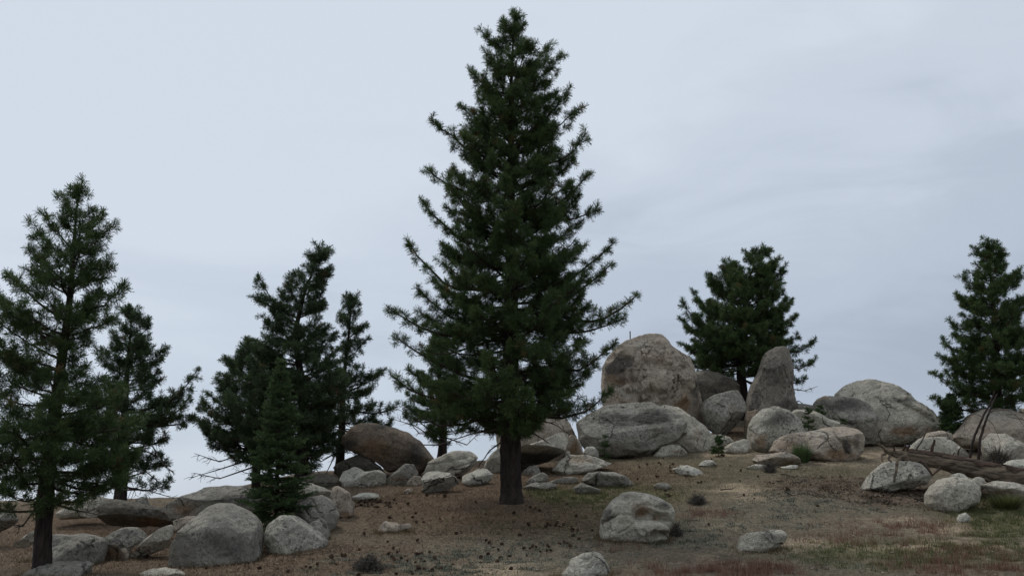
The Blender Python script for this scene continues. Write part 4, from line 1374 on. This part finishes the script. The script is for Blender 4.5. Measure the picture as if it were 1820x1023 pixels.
fir('fir_sapling', 'low green seedling at the foot of the pale rock apron', (1276, 803), (1279, 776),
    [(776,1276,1282),(788,1266,1284),(798,1260,1286)], 41.5, 77, 6, 6, nl=0.07, nw=0.022, cat='sapling', r0=0.02)
fir('fir_sapling', 'small dark seedling at the left foot of the massive grey slab', (1072, 806), (1076, 775),
    [(775,1074,1078),(788,1066,1081),(800,1062,1086)], 40.8, 78, 6, 5, nl=0.07, nw=0.018, dens=0.6, cat='sapling', r0=0.02)


def grass_tuft_plant(name, label, foot, d, h, w, n, seed, mat, cat):
    rg = np.random.default_rng(seed)
    b = pix(foot[0], foot[1], d)
    b[2] = gz(b[0], d)
    az = rg.uniform(0, 2 * pi, n)
    r = w * np.sqrt(rg.uniform(0, 1, n))
    base = np.stack([r * 0.5 * np.cos(az), r * 0.5 * np.sin(az), -0.02 + 0 * r], -1)
    L = h * rg.uniform(0.5, 1.0, n)
    tip = base + np.stack([np.cos(az) * r * 0.9, np.sin(az) * r * 0.9, L], -1)
    sd = np.stack([-np.sin(az), np.cos(az), 0 * az], -1) * 0.012
    V = np.stack([base - sd, base + sd, tip], 1).reshape(-1, 3)
    o = mk(name, V, np.arange(len(V)).reshape(-1, 3), mat, smooth=False, loc=tuple(b))
    fattr(o, 'tint', np.repeat(rg.uniform(0.1, 0.9, n), 3))
    return tag(o, label, cat)


pine_seed = grass_tuft_plant('pine_seedling', 'soft green long-needled seedling in front of the whaleback boulder', (1426, 817), 39.7, 0.85, 0.42, 900, 81, FIRN, 'seedling')
grass_tuft_plant('grass_clump', 'bright green grass clump against the ledge under the log', (1788, 890), 31.2, 0.55, 0.5, 900, 82, GRASS_G, 'grass')


# ------------------------------------------------------------------ grey shrubs
def shrub(label, foot, w, h, seed, n=260, d=None, mat=SHRUB):
    rg = np.random.default_rng(seed)
    b = hit(*foot) if d is None else pix(foot[0], foot[1], d)
    b[2] = gz(b[0], b[1])
    az = rg.uniform(0, 2 * pi, n)
    el = rg.uniform(0.15, 1.5, n)
    L = rg.uniform(0.55, 1.05, n)
    tip = np.stack([np.cos(az) * np.cos(el) * w * L, np.sin(az) * np.cos(el) * w * L, np.sin(el) * h * L], -1)
    tb = Tubes()
    leaf, lt = [], []
    for i in range(n):
        p0 = np.array([rg.normal() * w * 0.1, rg.normal() * w * 0.1, -0.03])
        mid = p0 * 0.5 + tip[i] * 0.5 + rg.normal(size=3) * 0.05 * w
        tb.add([p0, mid, tip[i]], [0.008, 0.006, 0.003], 3)
        for _ in range(2):
            e_ = mid + (tip[i] - mid) * rg.uniform(0, 0.8) + rg.normal(size=3) * 0.16 * w
            tb.add([mid, e_], [0.005, 0.002], 3)
            k = 9
            c = mid + (e_ - mid) * rg.uniform(0.2, 1, (k, 1)) + rg.normal(size=(k, 3)) * 0.02
            dv = rg.normal(size=(k, 3))
            dv /= np.linalg.norm(dv, axis=1)[:, None]
            sd = np.cross(dv, rg.normal(size=(k, 3)))
            sd /= np.linalg.norm(sd, axis=1)[:, None]
            leaf.append(np.stack([c - sd * 0.008, c + sd * 0.008, c + dv * 0.045], 1).reshape(-1, 3))
            lt.append(np.full(k * 3, np.clip(0.55 + rg.normal() * 0.2, 0, 1)))
    root = empty('grey_shrub', b, label, 'shrub', 'grey dry shrubs on the slope')
    tag(tb.build('twigs', DEADW, root, np.zeros(3)), None, kind='stuff')
    V = np.concatenate(leaf)
    o = mk('leaves', V, np.arange(len(V)).reshape(-1, 3), mat, root, smooth=False)
    fattr(o, 'tint', np.concatenate(lt))
    o['kind'] = 'stuff'


shrub('large grey twiggy shrub filling the space between the dead stems and the pale boulder', (1775, 830), 0.95, 1.0, 91, 420, d=38.2)
shrub('grey shrub at the left of the two dead stems behind the log', (1700, 800), 0.6, 0.5, 92, 200, d=40)
shrub('low grey shrub alone on the slope right of the cracked boulder', (1240, 895), 0.45, 0.32, 93, 160)
shrub('small grey shrub in front of the long low tan boulder', (1368, 838), 0.40, 0.40, 94, 130)
shrub('dark grey shrub near the bottom edge beside scattered cones', (655, 1012), 0.55, 0.34, 95, 260)
shrub('small dark twiggy bush tucked against the right side of the cracked boulder', (1202, 952), 0.26, 0.42, 96, 110)


# ------------------------------------------------------------------ fallen log
def log():
    rg = np.random.default_rng(101)
    d0, d1 = 34.0, 33.2
    path = [(1572, 801, 11.5), (1600, 808, 13.0), (1640, 814, 14.0), (1690, 824, 17.0), (1740, 835, 19.0), (1800, 848, 20.5), (1850, 858, 21.5), (1960, 880, 23)]
    pw = np.array([pix(x, y, d0 + (d1 - d0) * i / 7) for i, (x, y, r) in enumerate(path)])
    rr = np.array([r for _, _, r in path]) * 0.86 * 34 / FPX
    seg = np.concatenate([[0], np.cumsum(np.linalg.norm(np.diff(pw, axis=0), axis=1))])
    n, sides = 150, 36
    s = np.linspace(0, seg[-1], n)
    C = np.stack([np.interp(s, seg, pw[:, i]) for i in range(3)], -1)
    R = np.interp(s, seg, rr)
    ax = norm(C[-1] - C[0])
    U = norm(np.cross(ax, [0, 1, 0]))        # roughly up
    if U[2] < 0:
        U = -U
    Wv = np.cross(ax, U)
    org = C[0].copy()
    root = empty('fallen_log', org, 'big weathered fallen log with a splintered end resting on the white domed boulder', 'log')
    a = np.arange(sides) * 2 * pi / sides
    dirs = np.cos(a)[:, None] * U + np.sin(a)[:, None] * Wv
    q = np.stack([np.tile(np.cos(a) * 1.5, n), np.tile(np.sin(a) * 1.5, n), np.repeat(s * 0.35, sides)], -1)
    g1 = fbm(q * 2.6, 5, 4, gain=0.6)
    g2 = fbm(q * np.array([5, 5, 1.6]), 6, 4, gain=0.6)
    rad = np.repeat(R, sides) * (1 + 0.16 * g1 + 0.10 * g2)
    # splintered tapering tip
    tipf = np.clip(np.repeat(s, sides) / 0.75, 0, 1)
    rad *= 0.25 + 0.75 * np.clip(tipf + 0.35 * fbm(q * 3, 8, 3), 0, 1)
    V = np.repeat(C, sides, 0) + np.tile(dirs, (n, 1)) * rad[:, None]
    idx = np.arange(n * sides).reshape(n, sides)
    nx = np.roll(idx, -1, 1)
    F = np.stack([idx[:-1], nx[:-1], nx[1:], idx[1:]], -1).reshape(-1, 4)
    V = np.vstack([V, C[0], C[-1]])
    c0 = np.stack([np.full(sides, len(V) - 2), nx[0], idx[0], idx[0]], -1)
    c1 = np.stack([np.full(sides, len(V) - 1), idx[-1], nx[-1], nx[-1]], -1)
    # quads only: pad caps with a degenerate-free fan of triangles
    o = mk('log_wood', V - org, F, LOGW, root)
    mk('end_face', np.vstack([V[idx[0]], C[0] - ax * 0.05]) - org, np.array([(j, (j + 1) % sides, sides) for j in range(sides)]), LOGW, root)
    # remaining bark sheet over the upper side
    bs = []
    jj = np.arange(0, sides)
    lo_, hi_ = -5, 8
    cols = [k % sides for k in range(lo_, hi_)]
    rws = list(range(14, n))
    Bv = []
    for i in rws:
        for c in cols:
            Bv.append(V[idx[i, c]] + dirs[c] * (0.035 + 0.02 * rg.uniform()))
    Bv = np.array(Bv).reshape(len(rws), len(cols), 3)
    fl = Bv.reshape(-1, 3)
    holes = fbm(fl * np.array([1.4, 1.4, 2.5]), 31, 4)
    ids = np.arange(len(fl)).reshape(len(rws), len(cols))
    Fb = []
    for i in range(len(rws) - 1):
        for c in range(len(cols) - 1):
            edge = abs(c - (len(cols) - 2) / 2) / ((len(cols) - 2) / 2)
            if holes[ids[i, c]] + 0.25 - 0.55 * edge ** 3 > 0:
                Fb.append((ids[i, c], ids[i + 1, c], ids[i + 1, c + 1], ids[i, c + 1]))
    mk('bark', fl - org, np.array(Fb), LOGB, root)
    # broken branches
    def br(pts, r, nm='branch_stub', mat=LOGB, dd=-0.25):
        t = Tubes()
        Pw = np.array([pix(x, y, 33.7 + dd) for x, y in pts])
        Pw[:, 1] += np.linspace(0, -0.15, len(Pw))
        kk = np.linspace(0, 1, 10)
        P = np.stack([np.interp(kk, np.linspace(0, 1, len(Pw)), Pw[:, i]) for i in range(3)], -1)
        P += np.cumsum(rg.normal(size=P.shape) * 0.008, axis=0)
        rr_ = np.linspace(r, r * 0.55, 10) * 33.7 / FPX
        t.add(P, rr_, 7)
        t.build(nm, mat, root, org)
    br([(1578, 803), (1568, 795), (1557, 787)], 3.4, 'splinter', LOGW)
    br([(1574, 806), (1566, 808), (1563, 818)], 2.6, 'splinter', LOGW)
    br([(1582, 808), (1578, 814), (1583, 822)], 2.2, 'splinter', DEADW)
    br([(1612, 810), (1600, 813), (1593, 820), (1590, 838), (1586, 858)], 3.4, 'curved_branch', LOGW, -0.6)
    br([(1634, 818), (1644, 830), (1653, 844)], 3.0, dd=-0.6)
    br([(1672, 828), (1664, 836), (1656, 842)], 2.6, dd=-0.6)
    br([(1656, 806), (1656, 792), (1657, 781)], 3.2, dd=0)
    br([(1626, 802), (1634, 788), (1644, 764)], 1.4, dd=0)
    br([(1701, 815), (1702, 803), (1703, 796)], 1.6, dd=0)
    br([(1691, 813), (1692, 802)], 1.3, dd=0)
    br([(1770, 832), (1765, 818), (1758, 808)], 1.2, dd=0.1)
    br([(1690, 838), (1700, 844), (1708, 850)], 2.0, dd=-0.6)
    br([(1744, 848), (1735, 856), (1726, 862)], 2.4, dd=-0.7)
    br([(1750, 850), (1760, 858)], 2.2, dd=-0.7)
    br([(1590, 800), (1585, 790)], 1.8, dd=0)
    br([(1605, 800), (1607, 790)], 2.0, dd=0)
    br([(1612, 800), (1615, 789)], 1.8, dd=0)


log()


def dead_stem(label, pts, d, r0, r1, seed, twigs):
    rg = np.random.default_rng(seed)
    Pw = np.array([pix(x, y, d + 0.12 * i) for i, (x, y) in enumerate(pts)])
    Pw[0, 2] = gz(Pw[0, 0], Pw[0, 1]) - 0.1 if gz(Pw[0, 0], Pw[0, 1]) < Pw[0, 2] else Pw[0, 2] - 0.1
    kk = np.linspace(0, 1, 24)
    P = np.stack([np.interp(kk, np.linspace(0, 1, len(Pw)), Pw[:, i]) for i in range(3)], -1)
    P[1:-1] += rg.normal(size=(22, 3)) * 0.008
    org = P[0] + np.array([0, 0, 0.1])
    root = empty('dead_sapling', org, label, 'dead tree', 'leaning dead stems behind the log')
    t = Tubes()
    t.add(P, np.linspace(r0, r1, 24), 9)
    t.build('stem', BARK, root, org)
    for tw in twigs:
        W_ = np.array([pix(x, y, d + 0.1) for x, y in tw])
        k2 = np.linspace(0, 1, 12)
        # smooth arch
        Q = np.stack([np.interp(k2, np.linspace(0, 1, len(W_)), W_[:, i]) for i in range(3)], -1)
        t2 = Tubes()
        t2.add(Q, np.linspace(0.016, 0.006, 12), 4)
        t2.build('bare_twig', DEADW, root, org)


dead_stem('left one of two dead stems leaning together behind the log', [(1716, 812), (1730, 780), (1745, 745), (1760, 715), (1768, 695)], 38.0, 0.055, 0.028, 111,
          [[(1748, 742), (1735, 735), (1722, 738), (1715, 752), (1713, 768)]])
dead_stem('right, straighter one of two dead stems leaning together behind the log', [(1735, 815), (1741, 785), (1750, 752), (1762, 722), (1772, 700)], 37.7, 0.06, 0.03, 112,
          [[(1754, 745), (1764, 752), (1772, 768), (1778, 785)], [(1760, 730), (1790, 728), (1808, 740), (1822, 760)], [(1757, 735), (1770, 727), (1785, 727)]])


# ------------------------------------------------------------------ post on the tallest boulder
def post():
    V, d_, dp = ROCKS['top']
    px, row = proj(V)
    sel = np.abs(px - 1118) < 3
    top = V[sel][np.argmin(row[sel])]
    t = Tubes()
    b = np.array([top[0], top[1], top[2] - 0.15])
    h = 0.5
    org = b + np.array([0, 0, 0.15])
    root = empty('metal_post', org, 'thin dark metal post standing on top of the tallest flaking boulder', 'post')
    t.add([b, b + np.array([0.005, 0, h])], [0.026, 0.026], 8)
    t.build('pole', BARK, root, org)
    t = Tubes()
    t.add([b + np.array([0.005, 0, h - 0.004]), b + np.array([0.005, 0, h + 0.02])], [0.034, 0.030], 8)
    t.build('cap', BARK, root, org)


post()


# ------------------------------------------------------------------ cones
def cone_mesh():
    V, F = [], []
    n = 0
    rg = np.random.default_rng(3)
    L = 0.15
    # core
    for k in range(9):
        f = (k + 0.5) / 9
        z = f * L
        r = 0.062 * (sin(pi * (0.12 + 0.80 * f)) ** 0.8)
        m = 9 if k < 7 else 6
        for j in range(m):
            a = j * 2 * pi / m + k * 2.4 + rg.uniform(-0.1, 0.1)
            u = np.array([cos(a), sin(a), 0])
            w = np.array([-sin(a), cos(a), 0])
            p0 = u * r * 0.15 + np.array([0, 0, z])
            p1 = u * r * 0.8 + w * 0.018 + np.array([0, 0, z + 0.010])
            p2 = u * r * 1.06 + np.array([0, 0, z + 0.028])
            p3 = u * r * 0.8 - w * 0.018 + np.array([0, 0, z + 0.010])
            V += [p0, p1, p2, p3]
            F.append((n, n + 1, n + 2, n + 3))
            n += 4
    return np.array(V), np.array(F)


STOPW = set('with on in of at behind beside lying standing between under below above right left holding wedged sunk touching alone cut jutting leaning half tucked just near before rising overhanging and sloping like jammed squeezed propping flush resting black-topped a an the'.split())


def short(l):
    out_ = []
    for w_ in l.replace(',', ' ,').split():
        if w_ in STOPW or w_ == ',':
            break
        out_.append(w_)
    return ' '.join(out_) if len(out_) >= 3 else None


SHORTS = {}
for _l, _v in NEARBY:
    SHORTS[short(_l)] = SHORTS.get(short(_l), 0) + 1
CV, CF = cone_mesh()
cone0 = mk('pine_cone', CV, CF, CONE, smooth=False)
cone_list = []
def zl(x0, y0, k, lst, lab):
    for a, b in lst:
        cone_list.append((x0 + a * k, y0 + b * k, lab))
crg = np.random.default_rng(15)
PILE = 'dark brown pine cone in the heap below the flat white stone'
for _ in range(40):
    cone_list.append((580 + crg.uniform(230, 545) * 0.2308, 880 + (crg.uniform(40, 100)) * 0.2308, PILE))
S1 = 'dark brown pine cone on the slope between the tall pine and the bottom edge'
zl(580, 880, 0.2308, [(785,5),(930,15),(615,75),(700,140),(650,175),(735,212),(703,218),(470,180),(880,195),(1230,148),(1160,58),(1575,240),(1680,245),(1765,222),(1720,232),(1780,245),(1470,310),(1015,300),(690,362),(465,358),(1220,362),(1245,380),(1335,378),(1275,408),(1335,432),(1400,428),(1230,460),(1185,485),(1505,418),(1560,420),(1585,412),(1625,412),(1715,403),(1800,380),(1430,475),(1328,487),(1300,525),(1410,577),(962,532),(845,498),(790,455),(742,457),(705,460),(675,463),(510,425),(540,450),(525,485),(600,475),(560,490),(530,510),(465,470),(262,428),(55,488),(130,483),(325,470),(635,515),(680,522),(720,508),(770,515),(705,577),(735,572),(758,572),(825,578),(865,573),(550,612),(675,612),(245,615),(280,300),(300,305),(1550,470),(1640,435),(1740,430),(1195,525),(1690,435)], S1)
zl(580, 880, 0.2308, [(1535,88),(1558,105),(1608,113),(1650,122),(1430,148)], 'dark brown pine cone at the right foot of the tall pine trunk')
S2 = 'dark brown pine cone scattered near the cracked open-mouthed boulder'
zl(960, 840, 0.1956, [(180,187),(305,237),(260,285),(760,148),(1145,170),(1172,222),(1140,205),(1450,100),(1330,40),(880,60),(1070,45),(1540,482),(140,465),(210,490),(290,500),(40,495),(95,480),(160,490),(280,525),(290,545),(320,575),(335,610),(370,615),(345,540),(220,640),(190,650),(250,650),(80,680),(285,690),(10,348),(490,525),(310,400)], S2)
S3 = 'dark brown pine cone on the grassy slope below the rock outcrop'
zl(1100, 770, 0.1956, [(185,312),(450,315),(505,285),(480,355),(455,290),(755,305),(940,205),(925,200),(1195,305),(1105,350),(615,398),(735,458),(350,405),(430,525),(430,560),(460,580),(700,530),(350,272),(375,285),(260,290),(410,230),(155,230),(45,240),(850,245),(1005,295),(1265,395),(1110,435),(1410,455),(1380,455),(1235,595),(1730,478),(1545,520),(1520,525),(1560,520)], S3)
S4 = 'dark brown pine cone in front of the left boulders'
zl(280, 823, 0.1956, [(1600,865),(1690,855),(1325,960),(1360,945),(1445,935),(1405,950),(950,965),(1165,995),(1570,690),(430,960),(370,955)], S4)
cone_list += [(1343, 1015, 'dark brown pine cone among rust-red grass at the bottom edge'), (1322, 880, S3), (1450, 900, S3), (1500, 880, S3)]
first = True
for (x, y, lab) in cone_list:
    h_ = hit(x, y)
    o = cone0 if first else cone0.copy()
    if not first:
        COL.objects.link(o)
    first = False
    sc_ = crg.uniform(0.42, 0.88)
    o.scale = (sc_, sc_, sc_)
    tl = radians(crg.uniform(50, 110))
    o.rotation_euler = (tl, crg.uniform(-0.3, 0.3), crg.uniform(0, 6.28))
    o.location = (h_[0], h_[1], gz(h_[0], h_[1]) + 0.045 * sc_)
    best, bl = 1.1, None
    for (rl, rv) in NEARBY:
        dd_ = np.min(np.hypot(rv[:, 0] - h_[0], rv[:, 1] - h_[1]))
        if dd_ < best:
            best, bl = dd_, rl
    if bl and lab != PILE and short(bl) and SHORTS[short(bl)] == 1:
        lab = 'dark brown pine cone lying close to the ' + short(bl)
    tag(o, lab, 'pine cone', 'pine cones scattered on the slope')


# ------------------------------------------------------------------ sticks
def stick(label, pts, r, seed, lift=0.02):
    rg = np.random.default_rng(seed)
    W_ = np.array([hit(x, y) for x, y in pts])
    kk = np.linspace(0, 1, 9)
    P = np.stack([np.interp(kk, np.linspace(0, 1, len(W_)), W_[:, i]) for i in range(3)], -1)
    P[:, 2] = [gz(p[0], p[1]) + lift for p in P]
    P[1:-1] += rg.normal(size=(7, 3)) * 0.02
    org = P[0].copy()
    t = Tubes()
    deadlimb(t, P, r, rg, forks=4)
    o = t.build('fallen_stick', TWIG, None, org)
    o.location = tuple(org)
    tag(o, label, 'stick', 'dead sticks lying on the slope')


stick('thin dark stick lying in grass above the lone grey shrub', [(1281, 871), (1295, 870), (1308, 867)], 0.02, 1)
stick('long thin stick below the thin white flagstone', [(1388, 843), (1405, 847), (1420, 849)], 0.02, 2)
stick('dark stick pointing at the white domed boulder', [(1380, 856), (1395, 854), (1410, 858)], 0.018, 3)
stick('forked stick right of the grassy slope cones', [(1412, 860), (1425, 857), (1434, 854)], 0.022, 4)
stick('tangled dark twig in bare soil left of the white domed boulder', [(1395, 872), (1402, 878), (1420, 882)], 0.02, 5)
SD = 'broken stick among bark debris below the log'
for i in range(34):
    x0, y0 = crg.uniform(1545, 1665), crg.uniform(862, 896)
    if i > 24:
        x0, y0 = crg.uniform(1742, 1800), crg.uniform(872, 892)
    stick(SD, [(x0, y0), (x0 + crg.uniform(4, 11), y0 + crg.uniform(-3, 3)), (x0 + crg.uniform(12, 24), y0 + crg.uniform(-6, 6))], crg.uniform(0.014, 0.035), 20 + i, 0.03)
for i in range(10):
    x0, y0 = crg.uniform(1440, 1540), crg.uniform(850, 885)
    stick('thin dead twig on the soil left of the log', [(x0, y0), (x0 + 6, y0 + crg.uniform(-2, 2)), (x0 + 15, y0 + crg.uniform(-4, 4))], 0.014, 70 + i, 0.02)


# ------------------------------------------------------------------ ground cover (uncountable)
_gp, _gr = np.linspace(-150, 1970, 107), np.linspace(770, 1060, 146)
_gd = np.linspace(19, 52, 200)
_PX, _RW = np.meshgrid(_gp, _gr, indexing='ij')
_best = np.full(_PX.shape, 52.0)
_done = np.zeros(_PX.shape, bool)
for _d in _gd:
    _P = pix(_PX.ravel(), _RW.ravel(), np.full(_PX.size, _d))
    _b = (_P[:, 2] <= gbase(_P[:, 0], _P[:, 1])).reshape(_PX.shape) & ~_done
    _best[_b] = _d
    _done |= _b


def ray_ground(px_, row_):
    u = np.clip((px_ - _gp[0]) / (_gp[1] - _gp[0]), 0, len(_gp) - 1.001)
    v = np.clip((row_ - _gr[0]) / (_gr[1] - _gr[0]), 0, len(_gr) - 1.001)
    i, j = u.astype(int), v.astype(int)
    f, g = u - i, v - j
    d_ = (1 - f) * ((1 - g) * _best[i, j] + g * _best[i, j + 1]) + f * ((1 - g) * _best[i + 1, j] + g * _best[i + 1, j + 1])
    P = pix(px_, row_, d_)
    return P[:, 0], P[:, 1]


def cover(name, label, cat, mat, n, key, hmin, hmax, lie, width, seed, thr=0.15, clump=0.0, base=0.0):
    rg = np.random.default_rng(seed)
    if key:
        E = ELL[key]
        ar = np.array([e[2] * e[3] for e in E], float)
        k_ = rg.choice(len(E), n * 4, p=ar / ar.sum())
        e = np.array(E, float)[k_]
        px_, row_ = e[:, 0] + rg.uniform(-1.5, 1.5, n * 4) * e[:, 2], e[:, 1] + rg.uniform(-1.5, 1.5, n * 4) * e[:, 3]
        x, y = ray_ground(px_, row_)
    else:
        x = rg.uniform(-19, 21, n * 4)
        y = 22 + 26 * rg.uniform(0, 1, n * 4) ** 1.3
        ok = np.abs(x) < y * 0.56
        x, y = x[ok], y[ok]
    z = ground_z(x, y)
    mm, n1_, n2_, px, row = masks(x, y, z)
    wgt = mm[key] if key else np.clip(0.35 + 0.7 * n2_, 0, 1)
    wgt = np.clip(wgt + base, 0, 1)
    if clump:
        cl = fbm2(x * 5, y * 5, seed, 3)
        wgt = wgt * np.clip(0.5 + clump * cl, 0, 1)
    keep = (rg.uniform(0, 1, len(x)) < wgt) & (wgt > thr)
    x, y, z = x[keep][:n], y[keep][:n], z[keep][:n]
    m = len(x)
    az = rg.uniform(0, 2 * pi, m)
    el = np.clip(rg.normal(lie, 0.3, m), 0.02, 1.5)
    L = rg.uniform(hmin, hmax, m)
    b = np.stack([x, y, z - 0.005], -1)
    dv = np.stack([np.cos(az) * np.cos(el), np.sin(az) * np.cos(el), np.sin(el)], -1)
    sd = np.stack([-np.sin(az), np.cos(az), 0 * az], -1) * width / 2
    V = np.stack([b - sd, b + sd, b + dv * L[:, None] + np.array([0, 0, 0.012])], 1).reshape(-1, 3)
    o = mk(name, V, np.arange(len(V)).reshape(-1, 3), mat, smooth=False)
    fattr(o, 'tint', np.repeat(np.clip(0.5 + 0.25 * n2_[keep][:n] + rg.normal(size=m) * 0.32, 0, 1), 3))
    tag(o, label, cat, kind='stuff')


cover('needle_litter', 'reddish brown fallen needles carpeting the soil under the tall pine', 'needle litter', LITTER, 50000, 'litter', 0.08, 0.17, 0.10, 0.020, 201)
cover('green_grass', 'short green grass patches on the slope', 'grass', GRASS_G, 40000, 'green', 0.06, 0.16, 1.0, 0.011, 202, clump=1.6)
cover('olive_grass', 'thin olive grass over the slope below the outcrop', 'grass', GRASS_G, 22000, 'olive', 0.03, 0.09, 0.9, 0.010, 203, clump=1.4)
cover('rust_grass', 'rust-red dry grass patches near the bottom edge', 'grass', GRASS_R, 46000, 'red', 0.08, 0.26, 1.0, 0.009, 204, clump=1.8)
cover('sage_mat', 'grey-green low sage mats on the slope', 'ground cover', SAGE, 40000, 'sage', 0.03, 0.09, 0.6, 0.022, 205, clump=1.8)
cover('dry_grass', 'short tan dry grass stubble over the whole slope', 'grass', GRASS_T, 60000, None, 0.04, 0.13, 0.45, 0.014, 206, clump=1.5, base=0.1)
cover('bark_debris', 'dark bark chips and twig litter below the log', 'bark litter', LITTER, 14000, 'debris', 0.05, 0.16, 0.1, 0.03, 207)


def foot_grass():
    rg = np.random.default_rng(301)
    P, Dv = np.concatenate([f[0] for f in FOOT]), np.concatenate([f[1] for f in FOOT])
    k = rg.integers(0, len(P), 26000)
    P, Dv = P[k], Dv[k]
    Dv = Dv / (np.linalg.norm(Dv, axis=1)[:, None] + 1e-6)
    o = np.abs(rg.normal(size=len(P))) * 0.13
    x, y = P[:, 0] + Dv[:, 0] * o + rg.normal(size=len(P)) * 0.06, P[:, 1] + Dv[:, 1] * o + rg.normal(size=len(P)) * 0.06
    cl = fbm2(x * 2.2, y * 2.2, 77, 3)
    keep = cl + rg.normal(size=len(P)) * 0.2 > -0.05
    x, y, cl = x[keep], y[keep], cl[keep]
    m = len(x)
    b_ = np.stack([x, y, ground_z(x, y) - 0.01], -1)
    az, el = rg.uniform(0, 2 * pi, m), np.clip(rg.normal(0.95, 0.35, m), 0.1, 1.5)
    L = rg.uniform(0.05, 0.2, m)
    dv = np.stack([np.cos(az) * np.cos(el), np.sin(az) * np.cos(el), np.sin(el)], -1) * L[:, None]
    sd = np.stack([-np.sin(az), np.cos(az), 0 * az], -1) * 0.006
    V = np.stack([b_ - sd, b_ + sd, b_ + dv], 1).reshape(-1, 3)
    o = mk('rock_foot_grass', V, np.arange(len(V)).reshape(-1, 3), GRASS_T, smooth=False)
    fattr(o, 'tint', np.repeat(np.clip(0.35 + 0.5 * cl + rg.normal(size=m) * 0.2, 0, 1), 3))
    tag(o, 'thin dry grass and litter gathered along the feet of the boulders', 'grass', kind='stuff')


foot_grass()


def pebbles():
    rg = np.random.default_rng(302)
    n = 9000
    x = rg.uniform(-17, 19, n)
    y = 22.5 + 24 * rg.uniform(0, 1, n) ** 1.2
    z = ground_z(x, y)
    mm, n1_, n2_, px, row = masks(x, y, z)
    keep = rg.uniform(0, 1, n) < 0.6 * np.clip(0.12 + 0.8 * mm['tan'] + 0.25 * n1_ - 0.3 * mm['litter'], 0.02, 1)
    x, y, z = x[keep], y[keep], z[keep]
    m = len(x)
    S, F = cube_sphere(2)
    sc_ = np.exp(rg.normal(-3.85, 0.45, m))
    V = S[None] * (sc_[:, None, None] * rg.uniform(0.6, 1.3, (m, 1, 3)) * np.array([1.2, 1.2, 0.7])) * rg.uniform(0.8, 1.2, (m, len(S), 1))
    V = V + np.stack([x, y, z + sc_ * 0.15], -1)[:, None, :]
    Fa = (F[None] + (np.arange(m) * len(S))[:, None, None]).reshape(-1, 4)
    o = mk('pebbles', V.reshape(-1, 3), Fa, GR['tan'])
    cattr(o, 'Stain', np.zeros((m * len(S), 3)))
    tag(o, 'scattered pale pebbles and gravel on the slope', 'gravel', kind='stuff')


pebbles()

if __name__ == 'count':
    print([c[1] for c in cnt])
